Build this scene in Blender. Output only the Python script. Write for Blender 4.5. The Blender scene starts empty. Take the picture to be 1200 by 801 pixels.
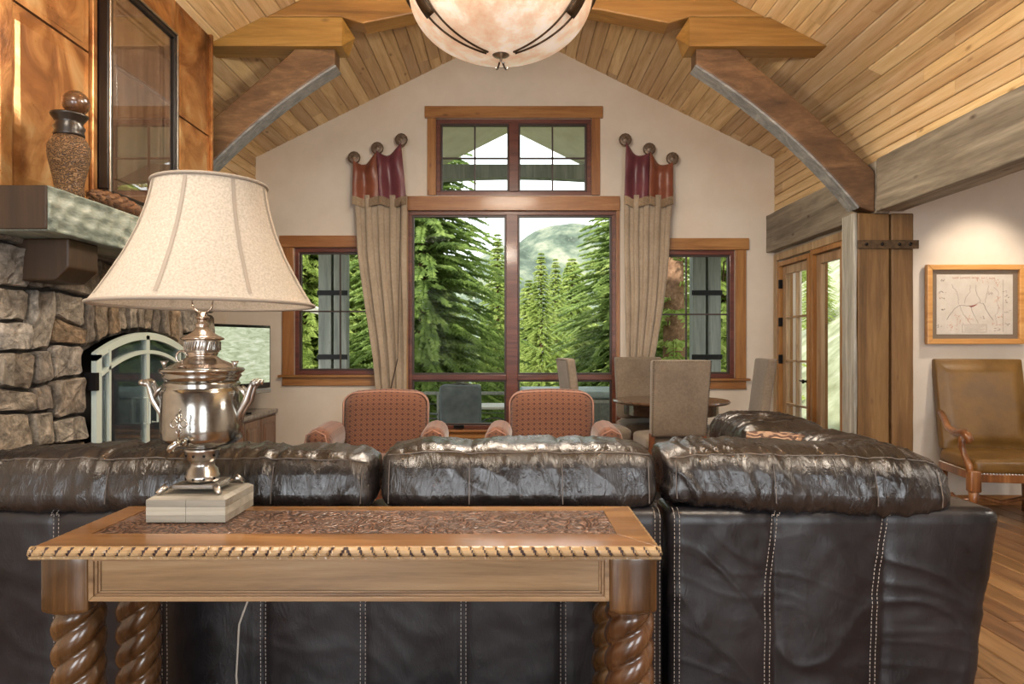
import bpy, math, random
from math import sin, cos, pi, sqrt, radians
from mathutils import Vector, Matrix, noise
random.seed(7)
S = bpy.context.scene
C = S.collection
# ------------------------------------------------------------------ camera, world, sun, lights, exposure
CH = 1.35                      # camera height; photo centre column 597, horizon row 405, focal 800 px
cam = bpy.data.objects.new('camera', bpy.data.cameras.new('camera')); C.objects.link(cam)
cam.location = (0, 0, CH); cam.rotation_euler = (pi/2, 0, 0)
cam.data.lens = 24.0; cam.data.sensor_width = 36.0
cam.data.shift_x = 0.0025; cam.data.shift_y = 0.00375
cam.data.clip_start = 0.05; cam.data.clip_end = 2000
S.camera = cam
S.view_settings.view_transform = 'Standard'; S.view_settings.look = 'None'
S.view_settings.exposure = 0.55; S.view_settings.gamma = 1.0
S.view_settings.use_curve_mapping = False

w = bpy.data.worlds.new('sky'); S.world = w; w.use_nodes = True
wn = w.node_tree; bg = wn.nodes['Background']
bg.inputs[0].default_value = (0.93, 0.965, 1.0, 1); bg.inputs[1].default_value = 1.7

def lamp(name, kind, loc, energy, color=(1, 1, 1), rot=(0, 0, 0), **k):
    d = bpy.data.lights.new(name, kind); d.energy = energy; d.color = color
    for a, v in k.items(): setattr(d, a, v)
    o = bpy.data.objects.new(name, d); C.objects.link(o); o.location = loc; o.rotation_euler = rot
    return o
lamp('sun', 'SUN', (0, -20, 30), 5.0, (1.0, 0.95, 0.85), (radians(52), 0, radians(-28)), angle=radians(3))
# daylight through the two tall windows of the wall behind the camera
for x in (-1.7, 1.7):
    lamp('rear_window_light', 'AREA', (x, -3.3, 1.75), 80, (0.90, 0.95, 1.0), (radians(90), 0, 0), shape='RECTANGLE', size=1.7, size_y=2.4)
# soft area lamps added under the ceiling as fill, no fixtures there
for (x, y, e) in ((-1.6, 1.0, 62), (1.7, 1.0, 62), (0.0, 4.6, 100)):
    lamp('added_ceiling_fill', 'AREA', (x, y, 3.7), e, (1.0, 0.86, 0.70), (0, 0, 0), shape='DISK', size=0.9)
lamp('side_room_area_light', 'AREA', (4.9, 1.6, 2.8), 50, (1.0, 0.92, 0.82), (0, 0, 0), shape='DISK', size=1.2)  # wide soft area lamp, unseen, below the side room ceiling
lamp('picture_spot', 'SPOT', (3.98, 5.05, 2.85), 60, (1.0, 0.84, 0.66), (radians(28), 0, 0), spot_size=radians(75), spot_blend=0.8, shadow_soft_size=0.05)

# ------------------------------------------------------------------ mesh helpers
class MB:
    def __init__(s): s.v = []; s.f = []; s.m = []
    def add(s, vs, fs, mi=0):
        b = len(s.v); s.v += [tuple(p) for p in vs]
        s.f += [tuple(i + b for i in f) for f in fs]; s.m += [mi]*len(fs)
        return s
    def box(s, x0, x1, y0, y1, z0, z1, mi=0, T=None):
        vs = [Vector((x, y, z)) for z in (z0, z1) for y in (y0, y1) for x in (x0, x1)]
        if T is not None: vs = [T @ p for p in vs]
        return s.add(vs, [(0, 2, 3, 1), (4, 5, 7, 6), (0, 1, 5, 4), (2, 6, 7, 3), (0, 4, 6, 2), (1, 3, 7, 5)], mi)
    def prism(s, poly, a, b, axis='Y', mi=0):
        # poly: 2-D points; axis Y: (x,z), axis X: (y,z), axis Z: (x,y)
        def P(p, t):
            return {'Y': (p[0], t, p[1]), 'X': (t, p[0], p[1]), 'Z': (p[0], p[1], t)}[axis]
        n = len(poly)
        area = sum(poly[i][0]*poly[(i+1) % n][1]-poly[(i+1) % n][0]*poly[i][1] for i in range(n))
        poly = list(poly) if area > 0 else list(reversed(poly))
        vs = [P(p, a) for p in poly] + [P(p, b) for p in poly]
        fs = [tuple(range(n)), tuple(reversed(range(n, 2*n)))] + [(i, i+n, (i+1) % n+n, (i+1) % n) for i in range(n)]
        if axis != 'Y': fs = [tuple(reversed(f)) for f in fs]
        return s.add(vs, fs, mi)
    def tube(s, pts, r, n=8, mi=0, closed=False, flat=1.0):
        pts = [Vector(p) for p in pts]; L = len(pts)
        rs = r if isinstance(r, (list, tuple)) else [r]*L
        up = Vector((0, 0, 1)); vs = []
        prev = None
        for i, p in enumerate(pts):
            a = pts[(i-1) % L] if closed or i else p
            b = pts[(i+1) % L] if closed or i < L-1 else p
            t = (b-a).normalized()
            if prev is None:
                u = t.cross(up)
                if u.length < .05: u = t.cross(Vector((1, 0, 0)))
            else:
                u = prev - t*prev.dot(t)
            u.normalize(); prev = u; w_ = t.cross(u)
            for k in range(n):
                an = 2*pi*k/n
                vs.append(p + (u*cos(an) + w_*sin(an)*flat)*rs[i])
        fs = []
        for i in range(L if closed else L-1):
            j = (i+1) % L
            for k in range(n):
                fs.append((i*n+k, i*n+(k+1) % n, j*n+(k+1) % n, j*n+k))
        if not closed:
            fs.append(tuple(reversed(range(n)))); fs.append(tuple((L-1)*n+k for k in range(n)))
        return s.add(vs, fs, mi)
    def lathe(s, prof, n=32, c=(0, 0, 0), mi=0, T=None, fr=None):
        vs = []; fs = []; L = len(prof)
        for (r, z) in prof:
            for k in range(n):
                a = 2*pi*k/n; rr = r*(fr(a, z) if fr else 1)
                p = Vector((rr*cos(a), rr*sin(a), z))
                if T is not None: p = T @ p
                vs.append((p.x+c[0], p.y+c[1], p.z+c[2]))
        for i in range(L-1):
            for k in range(n):
                fs.append((i*n+k, i*n+(k+1) % n, (i+1)*n+(k+1) % n, (i+1)*n+k))
        if prof[0][0] > 1e-6: fs.append(tuple(reversed(range(n))))
        if prof[-1][0] > 1e-6: fs.append(tuple((L-1)*n+k for k in range(n)))
        return s.add(vs, fs, mi)
    def grid(s, fn, nu, nv, mi=0, wrap=False):
        vs = [fn(i/nu, j/nv) for j in range(nv+1) for i in range(nu+1)]
        fs = [(j*(nu+1)+i, j*(nu+1)+i+1, (j+1)*(nu+1)+i+1, (j+1)*(nu+1)+i) for j in range(nv) for i in range(nu)]
        return s.add(vs, fs, mi)
    def rbox(s, x0, x1, y0, y1, z0, z1, r, seg=(8, 8, 8), disp=None, warp=None, mi=0):
        c = Vector(((x0+x1)/2, (y0+y1)/2, (z0+z1)/2)); h = Vector(((x1-x0)/2, (y1-y0)/2, (z1-z0)/2))
        r = min(r, h.x, h.y, h.z)
        def lin(n, hh):   # extra lines inside the rounded border
            k = 3; o = [-hh + r*(1-cos(pi/2*i/k)) for i in range(k)]
            m = [-(hh-r) + 2*(hh-r)*i/n for i in range(n+1)] if hh > r+1e-6 else [0.0]
            return o + m + [-q for q in reversed(o)]
        A = [lin(seg[i], h[i]) for i in range(3)]
        d = {}; vs = []; fs = []
        def vid(p):
            k = (round(p[0], 5), round(p[1], 5), round(p[2], 5))
            if k not in d:
                q = Vector([max(-(h[i]-r), min(h[i]-r, p[i])) for i in range(3)])
                e = Vector(p)-q; nn = e.normalized() if e.length > 1e-9 else Vector((0, 0, 1))
                P = c + q + nn*r
                if disp: P = P + nn*disp(P, nn)
                if warp: P = warp(P)
                d[k] = len(vs); vs.append(tuple(P))
            return d[k]
        for ax in range(3):
            a, b = (ax+1) % 3, (ax+2) % 3
            for sg in (-1, 1):
                for i in range(len(A[a])-1):
                    for j in range(len(A[b])-1):
                        q = []
                        for (ii, jj) in ((i, j), (i+1, j), (i+1, j+1), (i, j+1)):
                            p = [0, 0, 0]; p[ax] = sg*h[ax]; p[a] = A[a][ii]; p[b] = A[b][jj]; q.append(vid(p))
                        if len(set(q)) > 2:
                            fs.append(tuple(q) if sg > 0 else tuple(reversed(q)))
        return s.add(vs, fs, mi)
    def build(s, name, mats, parent=None, smooth=False, bevel=0, seg=2, solid=0):
        me = bpy.data.meshes.new(name); me.from_pydata(s.v, [], s.f)
        if not isinstance(mats, (list, tuple)): mats = [mats]
        for m in mats: me.materials.append(m)
        if len(mats) > 1: me.polygons.foreach_set('material_index', s.m)
        if smooth: me.polygons.foreach_set('use_smooth', [True]*len(me.polygons))
        me.update()
        o = bpy.data.objects.new(name, me); C.objects.link(o)
        if parent is not None: o.parent = parent
        if bevel:
            b = o.modifiers.new('bevel', 'BEVEL'); b.width = bevel; b.segments = seg; b.limit_method = 'ANGLE'
        if solid:
            b = o.modifiers.new('solid', 'SOLIDIFY'); b.thickness = solid; b.offset = 0
        return o
def tag(o, label=None, cat=None, group=None, kind=None):
    if label: o['label'] = label
    if cat: o['category'] = cat
    if group: o['group'] = group
    if kind: o['kind'] = kind
    return o
def thing(name, label, cat, loc=(0, 0, 0), rz=0, group=None):
    o = bpy.data.objects.new(name, None); C.objects.link(o); o.empty_display_size = .1
    o.location = loc; o.rotation_euler = (0, 0, rz)
    return tag(o, label, cat, group)
def struct(o): o['kind'] = 'structure'; return o
def copy_tree(o, parent=None):
    c = o.copy(); C.objects.link(c)
    if parent is not None: c.parent = parent
    for ch in list(o.children): copy_tree(ch, c)
    return c
def px(x, Y): return (x-597)/800*Y
def pz(y, Y): return CH + (405-y)/800*Y
def RT(loc=(0, 0, 0), rx=0, ry=0, rz=0):
    return Matrix.Translation(loc) @ Matrix.Rotation(rz, 4, 'Z') @ Matrix.Rotation(ry, 4, 'Y') @ Matrix.Rotation(rx, 4, 'X')
def nz(x, y=0, z=0): return noise.noise(Vector((x, y, z)))
def smst(a, b, x):
    t = max(0, min(1, (x-a)/(b-a))); return t*t*(3-2*t)

# ------------------------------------------------------------------ materials
def srgb(c):
    return tuple(((v/255)/12.92 if v/255 <= .04045 else ((v/255+.055)/1.055)**2.4) for v in c) + (1,)
class NT:
    def __init__(s, name):
        s.mat = bpy.data.materials.new(name); s.mat.use_nodes = True; s.t = s.mat.node_tree
        s.b = s.t.nodes['Principled BSDF']; s.out = s.t.nodes['Material Output']
    def n(s, kind, ins=None, **at):
        x = s.t.nodes.new(kind)
        for k, v in at.items(): setattr(x, k, v)
        for k, v in (ins or {}).items():
            if isinstance(v, bpy.types.NodeSocket): s.t.links.new(v, x.inputs[k])
            else: x.inputs[k].default_value = v
        return x
    def set(s, **k):
        for a, v in k.items():
            a = a.replace('_', ' ')
            if isinstance(v, bpy.types.NodeSocket): s.t.links.new(v, s.b.inputs[a])
            else: s.b.inputs[a].default_value = v
        return s
    def ramp(s, fac, stops):
        r = s.n('ShaderNodeValToRGB', {'Fac': fac}); e = r.color_ramp.elements
        while len(e) < len(stops): e.new(.5)
        for i, (p, c) in enumerate(stops): e[i].position = p; e[i].color = c
        return r.outputs['Color']
    def bump(s, h, strength=.3, dist=.01, prev=None):
        ins = {'Height': h, 'Strength': strength, 'Distance': dist}
        if prev: ins['Normal'] = prev
        return s.n('ShaderNodeBump', ins).outputs[0]
    def coord(s, scale=(1, 1, 1), which='Object', rnd=True, rot=(0, 0, 0)):
        tc = s.n('ShaderNodeTexCoord').outputs[which]
        if rnd:
            oi = s.n('ShaderNodeObjectInfo').outputs['Random']
            m = s.n('ShaderNodeMath', {0: oi, 1: 37.0}, operation='MULTIPLY').outputs[0]
            tc = s.n('ShaderNodeVectorMath', {0: tc, 1: m}, operation='ADD').outputs[0]
        return s.n('ShaderNodeMapping', {'Vector': tc, 'Scale': scale, 'Rotation': rot}).outputs[0]
    def mixc(s, fac, a, b, mode='MIX'):
        x = s.n('ShaderNodeMix', data_type='RGBA', blend_type=mode)
        for i, v in ((0, fac), (6, a), (7, b)):
            if isinstance(v, bpy.types.NodeSocket): s.t.links.new(v, x.inputs[i])
            else: x.inputs[i].default_value = v
        return x.outputs[2]
def plain(name, c, rough=.5, metal=0, **k):
    t = NT(name); t.set(Base_Color=srgb(c), Roughness=rough, Metallic=metal, **k); return t.mat
def wood(name, cols, axis='Y', scale=9, rough=.5, knots=.0, var=.16, bump=.25, rnd=True, coat=0, stretch=.07, knotc=(60, 32, 16)):
    t = NT(name); sc = [scale]*3; sc['XYZ'.index(axis)] = scale*stretch
    v = t.coord(tuple(sc), rnd=rnd)
    n1 = t.n('ShaderNodeTexNoise', {'Vector': v, 'Scale': 1.0, 'Detail': 6.0, 'Roughness': .62, 'Distortion': 1.2}).outputs[0]
    n2 = t.n('ShaderNodeTexNoise', {'Vector': v, 'Scale': 7.0, 'Detail': 4.0, 'Roughness': .7}).outputs[0]
    f = t.n('ShaderNodeMath', {0: n1, 1: .72}, operation='MULTIPLY').outputs[0]
    f = t.n('ShaderNodeMath', {0: n2, 1: .28, 2: f}, operation='MULTIPLY_ADD').outputs[0]
    k = len(cols); col = t.ramp(f, [(.32+.36*i/(k-1), srgb(c)) for i, c in enumerate(cols)])
    if knots:
        ks = [3.4]*3; ks['XYZ'.index(axis)] = 1.5
        kv = t.coord(tuple(ks), rnd=rnd)
        vd = t.n('ShaderNodeTexVoronoi', {'Vector': kv, 'Scale': 1.6, 'Randomness': 1.0}).outputs['Distance']
        kf = t.n('ShaderNodeMapRange', {'Value': vd, 1: .03, 2: .11, 3: knots, 4: 0.0}).outputs[0]
        col = t.mixc(kf, col, srgb(knotc))
    if var:
        oi = t.n('ShaderNodeObjectInfo').outputs['Random']
        va = t.n('ShaderNodeMapRange', {'Value': oi, 3: 1-var, 4: 1+var}).outputs[0]
        hu = t.n('ShaderNodeMapRange', {'Value': oi, 3: .493, 4: .506}).outputs[0]
        col = t.n('ShaderNodeHueSaturation', {'Color': col, 'Value': va, 'Hue': hu}).outputs[0]
    t.set(Base_Color=col, Roughness=rough, Normal=t.bump(f, bump, .006))
    if coat: t.set(Coat_Weight=coat, Coat_Roughness=.12)
    return t.mat
def glass_mat(name, tint=(1, 1, 1), refl=1.0, base=.04, dark=0):
    t = NT(name); t.t.nodes.remove(t.b)
    tr = t.n('ShaderNodeBsdfTransparent', {'Color': (*tint, 1)}); gl = t.n('ShaderNodeBsdfGlossy', {'Roughness': .01})
    lw = t.n('ShaderNodeLayerWeight', {'Blend': .25}).outputs['Fresnel']
    f = t.n('ShaderNodeMath', {0: lw, 1: refl*.6, 2: base}, operation='MULTIPLY_ADD', use_clamp=True).outputs[0]
    mx = t.n('ShaderNodeMixShader', {0: f, 1: tr.outputs[0], 2: gl.outputs[0]})
    t.t.links.new(mx.outputs[0], t.out.inputs[0]); return t.mat

def plaster():
    t = NT('plaster'); v = t.coord((1, 1, 1), rnd=False)
    n = t.n('ShaderNodeTexNoise', {'Vector': v, 'Scale': 2.2, 'Detail': 6.0, 'Roughness': .6}).outputs[0]
    b = t.n('ShaderNodeTexNoise', {'Vector': v, 'Scale': 28.0, 'Detail': 5.0}).outputs[0]
    t.set(Base_Color=t.ramp(n, [(.3, srgb((205, 193, 178))), (.7, srgb((215, 205, 192)))]), Roughness=.85, Normal=t.bump(b, .2, .004)); return t.mat
def stone():
    t = NT('field_stone'); v = t.coord((1, 1, 1))
    oi = t.n('ShaderNodeObjectInfo').outputs['Random']
    base = t.ramp(oi, [(0, srgb((150, 138, 122))), (.25, srgb((118, 108, 98))), (.5, srgb((165, 158, 148))), (.75, srgb((134, 124, 110))), (1, srgb((146, 120, 90)))])
    n = t.n('ShaderNodeTexNoise', {'Vector': v, 'Scale': 9.0, 'Detail': 9.0, 'Roughness': .72, 'Distortion': .8}).outputs[0]
    n2 = t.n('ShaderNodeTexNoise', {'Vector': v, 'Scale': 26.0, 'Detail': 8.0, 'Roughness': .75}).outputs[0]
    sh = t.ramp(n, [(.3, (.32, .31, .30, 1)), (.5, (.85, .85, .84, 1)), (.68, (1.45, 1.42, 1.4, 1))])
    sh2 = t.ramp(n2, [(.34, (.5, .5, .5, 1)), (.6, (1.2, 1.2, 1.2, 1))])
    col = t.mixc(1.0, t.mixc(1.0, base, sh, 'MULTIPLY'), sh2, 'MULTIPLY')
    nn = t.bump(n2, .55, .01, t.bump(n, .8, .03))
    t.set(Base_Color=col, Roughness=.8, Normal=nn); return t.mat
def leather(name, cols, rough=.34, spec=.5, wr=.5, sc=1.0):
    t = NT(name); v = t.coord((sc, sc, sc), rnd=False)
    n = t.n('ShaderNodeTexNoise', {'Vector': v, 'Scale': 3.0, 'Detail': 7.0, 'Roughness': .65}).outputs[0]
    f = t.n('ShaderNodeTexVoronoi', {'Vector': v, 'Scale': 170.0}, feature='DISTANCE_TO_EDGE').outputs['Distance']
    m = t.n('ShaderNodeTexNoise', {'Vector': v, 'Scale': 14.0, 'Detail': 8.0, 'Roughness': .72, 'Distortion': 1.6}).outputs[0]
    v2 = t.coord((24*sc, 9*sc, 7*sc), rnd=False, rot=(0, radians(28), 0))
    c0 = t.n('ShaderNodeTexNoise', {'Vector': v2, 'Scale': 1.0, 'Detail': 5.0, 'Roughness': .6, 'Distortion': 1.0}).outputs[0]
    c1 = t.n('ShaderNodeMath', {0: c0, 1: .5}, operation='SUBTRACT').outputs[0]
    c1 = t.n('ShaderNodeMath', {0: c1}, operation='ABSOLUTE').outputs[0]
    cr = t.n('ShaderNodeMapRange', {'Value': c1, 1: 0.0, 2: .10, 3: 1.0, 4: 0.0}, interpolation_type='SMOOTHSTEP').outputs[0]
    nn = t.bump(f, .12, .002, t.bump(cr, .30*wr, .006, t.bump(m, .22*wr, .008)))
    rr = t.n('ShaderNodeMapRange', {'Value': n, 1: .3, 2: .7, 3: rough-.07, 4: rough+.14}).outputs[0]
    t.set(Base_Color=t.ramp(n, [(.35, srgb(cols[0])), (.65, srgb(cols[1]))]), Roughness=rr, Normal=nn, Specular_IOR_Level=spec); return t.mat
def copper():
    t = NT('copper_sheet'); v = t.coord((1, 1, 1))
    n = t.n('ShaderNodeTexNoise', {'Vector': v, 'Scale': 2.3, 'Detail': 6.0, 'Roughness': .6, 'Distortion': 1.0}).outputs[0]
    n2 = t.n('ShaderNodeTexNoise', {'Vector': v, 'Scale': 12.0, 'Detail': 6.0, 'Roughness': .7}).outputs[0]
    col = t.ramp(n, [(.3, srgb((88, 56, 32))), (.45, srgb((146, 96, 54))), (.56, srgb((182, 132, 80))), (.72, srgb((204, 172, 124)))])
    t.set(Base_Color=col, Metallic=.55, Roughness=t.n('ShaderNodeMapRange', {'Value': n2, 3: .2, 4: .42}).outputs[0], Normal=t.bump(n, .25, .03)); return t.mat
def fabric(name, c1, c2, sc=420, rough=.9, bump=.3):
    t = NT(name); v = t.coord((1, 1, 1), rnd=False)
    n = t.n('ShaderNodeTexNoise', {'Vector': v, 'Scale': sc*.12, 'Detail': 8.0, 'Roughness': .75}).outputs[0]
    n2 = t.n('ShaderNodeTexNoise', {'Vector': v, 'Scale': 2.5, 'Detail': 3.0}).outputs[0]
    f = t.n('ShaderNodeMath', {0: n, 1: n2}, operation='ADD').outputs[0]
    f = t.n('ShaderNodeMath', {0: f, 1: .5}, operation='MULTIPLY').outputs[0]
    t.set(Base_Color=t.ramp(f, [(.4, srgb(c1)), (.6, srgb(c2))]), Roughness=rough, Normal=t.bump(n, bump, .003), Sheen_Weight=.25); return t.mat
def dotted():
    t = NT('dotted_upholstery'); tc = t.n('ShaderNodeTexCoord').outputs['Object']
    sp = t.n('ShaderNodeSeparateXYZ', {0: tc}); k = 2*pi/.046
    def sn(s, ph=0, kk=k):
        a = t.n('ShaderNodeMath', {0: s, 1: kk, 2: ph}, operation='MULTIPLY_ADD').outputs[0]
        return t.n('ShaderNodeMath', {0: a}, operation='COSINE').outputs[0]
    yz = t.n('ShaderNodeMath', {0: sp.outputs[1], 1: sp.outputs[2]}, operation='ADD').outputs[0]
    p1 = t.n('ShaderNodeMath', {0: sn(sp.outputs[0], 0, k/2), 1: sn(yz, 0, k/2)}, operation='MULTIPLY').outputs[0]
    p = t.n('ShaderNodeMath', {0: p1}, operation='ABSOLUTE').outputs[0]
    d = t.n('ShaderNodeMapRange', {'Value': p, 1: .74, 2: .88}).outputs[0]
    q = t.n('ShaderNodeMath', {0: sn(sp.outputs[0], 0, k*2), 1: sn(yz, 0, k*2)}, operation='MULTIPLY').outputs[0]
    q = t.n('ShaderNodeMapRange', {'Value': q, 1: .1, 2: .7}).outputs[0]
    col = t.mixc(q, srgb((96, 58, 38)), srgb((120, 80, 58)))
    col = t.mixc(d, col, srgb((66, 34, 28)))
    t.set(Base_Color=col, Roughness=.9, Sheen_Weight=.3, Normal=t.bump(q, .2, .002)); return t.mat
def noisy(name, stops, scale=4, rough=.7, metal=0, bump=.2, bd=.01, det=6, rnd=False, vs=(1, 1, 1), dist=0.0, **k):
    t = NT(name); v = t.coord(vs, rnd=rnd)
    n = t.n('ShaderNodeTexNoise', {'Vector': v, 'Scale': scale, 'Detail': float(det), 'Roughness': .65, 'Distortion': dist}).outputs[0]
    t.set(Base_Color=t.ramp(n, [(p, srgb(c)) for p, c in stops]), Roughness=rough, Metallic=metal, Normal=t.bump(n, bump, bd), **k); return t.mat

m_plaster = plaster(); m_stone = stone(); m_copper = copper()
m_mortar = plain('mortar', (58, 54, 50), .95)
PINE = [(172, 138, 94), (208, 178, 132), (228, 206, 168)]
m_pine = wood('pine_board', PINE, 'Y', 8, .5, knots=.75, var=.2, knotc=(110, 70, 36), bump=.12)
m_pine_slab = plain('pine_shadow_gap', (84, 56, 30), .7)
m_casing = wood('honey_pine_casing', [(112, 70, 34), (150, 102, 54), (176, 128, 76)], 'X', 9, .4, knots=.6, var=.08, coat=.2)
m_casing_v = wood('honey_pine_casing_upright', [(112, 70, 34), (150, 102, 54), (176, 128, 76)], 'Z', 9, .4, knots=.6, var=.08, coat=.2)
m_frame = wood('red_brown_window_frame', [(70, 34, 24), (98, 52, 36), (122, 70, 50)], 'X', 12, .4, var=.05, coat=.2)
m_beam = wood('dark_beam', [(52, 38, 26), (88, 68, 50), (116, 94, 72)], 'Y', 7, .6, knots=.7, var=.06, bump=.5)
m_grey_beam = wood('weathered_grey_beam', [(84, 76, 66), (126, 118, 104), (160, 152, 136)], 'Y', 7, .62, knots=.8, var=.05, bump=.6, knotc=(58, 36, 26))
m_collar = wood('golden_brown_timber', [(104, 72, 30), (142, 104, 50), (168, 130, 72)], 'X', 5, .5, knots=.5, var=.06, bump=.3)
m_brace = wood('walnut_brace', [(58, 40, 26), (92, 66, 44), (124, 94, 66)], 'X', 6, .5, knots=.4, var=.05, bump=.4, stretch=.3)
m_brace_under = wood('grey_brace_underside', [(82, 84, 86), (120, 122, 122), (158, 158, 154)], 'X', 8, .5, knots=.6, bump=.6, stretch=.3)  # greyer timber for the lower edge of the brace
m_post = wood('brown_post', [(74, 52, 26), (110, 80, 44), (138, 106, 66)], 'Z', 7, .55, knots=.6, var=.1, bump=.4)
m_post_grey = wood('weathered_post_face', [(96, 92, 84), (140, 138, 130), (186, 184, 176)], 'Z', 10, .6, knots=.9, bump=.9)
m_floor = wood('oak_plank', [(72, 48, 28), (112, 80, 50), (148, 112, 76)], 'Y', 9, .32, knots=.5, var=.25, bump=.25)
m_mantel = wood('rough_hewn_mantel', [(92, 104, 98), (148, 160, 150), (196, 204, 194)], 'Y', 16, .45, knots=.3, bump=1.0, stretch=.22)
m_mantel_end = wood('dark_mantel_end', [(34, 22, 12), (54, 36, 20), (74, 52, 32)], 'Z', 4, .5, bump=.3)
m_sofa = leather('black_leather', [(20, 17, 17), (40, 34, 32)], .25, .75, .8)
m_sofa_base = leather('black_leather_panel', [(18, 17, 20), (34, 31, 34)], .33, .5, .22)
m_thread = plain('pale_thread', (176, 168, 160), .7)
m_glass = glass_mat('window_glass', (.97, .99, .98), .08, .0)
m_fireglass = glass_mat('smoked_glass', (.80, .84, .86), .7, .06)
m_black = plain('black_iron', (24, 22, 22), .45, .6)
m_bronze = noisy('oiled_bronze', [(.3, (60, 46, 34)), (.7, (104, 84, 62))], 30, .4, .8)
m_silver = noisy('aged_silver', [(.3, (140, 136, 130)), (.55, (170, 167, 160)), (.75, (198, 196, 190))], 7, .17, 1.0, .12)
m_silver_warm = noisy('rosy_silver', [(.3, (160, 146, 134)), (.7, (206, 192, 178))], 6, .2, 1.0, .05)
m_pewter = noisy('dull_pewter', [(.3, (160, 156, 150)), (.7, (206, 202, 196))], 9, .28, 1.0, .08)

# ------------------------------------------------------------------ the room
BY = 7.94; s_ = 800/BY
def wx(p): return (p-597)/s_
def wz(p): return CH + (405-p)/s_
RX, RZ, PITCH = 0.05, 5.03, 0.497         # ridge of the gable
def roof(x): return RZ - PITCH*abs(x-RX)
LW, LP = -3.30, -2.95                     # left wall, left panelled upper wall
RW, BF = 3.08, 2.98                       # right wall, face of right beam
YF = -3.5                                 # wall behind the camera
PY = 5.80                                 # wall of the side room with the picture
BZ0, BZ1 = 2.44, 2.87                     # beam bottom, top

fl = struct(MB().box(-3.6, 6.7, YF-.2, BY+.2, -.2, -.016).build('floor', m_pine_slab))
# oak planks, laid along the room, each its own piece
pw = .15; k = 0; x = -3.42
while x < 6.6:
    y = YF - random.random()*1.6
    while y < BY:
        L = 2.6 + random.random()*1.6
        y0, y1 = max(y, YF-.1), min(y+L, BY+.1)
        if y1-y0 > .05:
            g = .0022
            MB().prism([(x+g, -.016), (x+pw-g, -.016), (x+pw-g, -.003), (x+pw-g-.004, 0), (x+g+.004, 0), (x+g, -.003)], y0+g, y1-g).build('plank', m_floor, fl)
        y += L
    x += pw

# ceiling: two boarded slopes over the tall room, a flat ceiling over the side room
sl = MB()
for sg in (-1, 1):
    xe = LP-.45 if sg < 0 else RW+.35
    sl.prism([(RX, RZ+.03), (xe, roof(xe)+.03), (xe, roof(xe)+.22), (RX, RZ+.22)], YF-.2, BY+.2)
ceil = struct(sl.build('ceiling', m_pine_slab))
cb = .1195   # horizontal width of one board
for sg in (-1, 1):
    x = RX
    lim = LP-.02 if sg < 0 else RW+.02
    i = 0
    while (x-lim)*sg < 0:
        x2 = x + sg*cb
        if (x2-lim)*sg > 0: x2 = lim
        y = 0.2 - random.random()*2.5
        while y < BY:
            L = 2.2 + random.random()*2.2
            y0, y1 = max(y, -.4), min(y+L, BY)
            if y1-y0 > .06:
                g = .0025; a, b = x+sg*g, x2-sg*g; c = .006*sg
                MB().prism([(a, roof(a)+.025), (a, roof(a)+.007), (a+c, roof(a+c)), (b-c, roof(b-c)), (b, roof(b)+.007), (b, roof(b)+.025)], y0+.001, y1-.001).build('board', m_pine, ceil)
            y += L
        x = x2; i += 1
struct(MB().box(RW+.12, 6.6, YF-.2, PY+.2, 2.92, 3.1).build('ceiling_side_room', m_plaster))

# back wall with four openings
T = .2
big = (wx(478), wx(722), wz(503), wz(247)); tr = (wx(511), wx(693), wz(229), wz(139))
lw_ = (wx(345), wx(450), wz(439), wz(290)); rw_ = (wx(750), wx(861), wz(443), wz(293))
wb = MB()
def wbox(x0, x1, z0, z1): wb.box(x0, x1, BY, BY+T, z0, z1)
zt = 3.0
wbox(LW-.3, lw_[0], 0, zt); wbox(lw_[1], big[0], 0, zt); wbox(big[1], rw_[0], 0, zt); wbox(rw_[1], 3.4, 0, zt)
wbox(lw_[0], lw_[1], 0, lw_[2]); wbox(lw_[0], lw_[1], lw_[3], zt)
wbox(rw_[0], rw_[1], 0, rw_[2]); wbox(rw_[0], rw_[1], rw_[3], zt)
wbox(big[0], big[1], 0, big[2]); wbox(big[0], big[1], big[3], zt)
wb.prism([(LP-.45, zt), (tr[0], zt), (tr[0], roof(tr[0])+.1), (LP-.45, roof(LP-.45)+.1)], BY, BY+T)
wb.prism([(3.45, zt), (tr[1], zt), (tr[1], roof(tr[1])+.1), (3.45, roof(3.45)+.1)], BY, BY+T)
wb.box(tr[0], tr[1], BY, BY+T, zt, tr[2])
wb.prism([(tr[0], tr[3]), (tr[1], tr[3]), (tr[1], roof(tr[1])+.1), (RX, RZ+.1), (tr[0], roof(tr[0])+.1)], BY, BY+T)
struct(wb.build('wall_back', m_plaster))

def upper_panelling(name, x, sgn):
    # vertical strip of pine boards between beam and slope, plus what closes it behind
    top = roof(x) if sgn > 0 else roof(x)
    o = struct(MB().box(min(x+sgn*.03, x+sgn*.2), max(x+sgn*.03, x+sgn*.2), YF, BY, BZ1-.05, top+.02).build(name, m_pine_slab))
    n = 6; h = (top-BZ1)/n
    for i in range(n):
        y = -.3 - random.random()*2
        while y < BY:
            L = 1.6+random.random()*2.2; y0, y1 = max(y, -.4), min(y+L, BY)
            if y1-y0 > .08:
                z0, z1 = BZ1+i*h+.003, BZ1+(i+1)*h-.003; c = .007; a = x+sgn*.028
                MB().prism([(a, z0), (x+sgn*.006, z0), (x, z0+c), (x, z1-c), (x+sgn*.006, z1), (a, z1)], y0+.001, y1-.001).build('board', m_pine, o)
            y += L
    return o
upper_panelling('wall_right_upper', RW, 1)
upper_panelling('wall_left_upper', LP, -1)
struct(MB().box(LW-.2, LW, YF, BY+.01, 0, BZ1+.2).build('wall_left', m_plaster))
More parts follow.
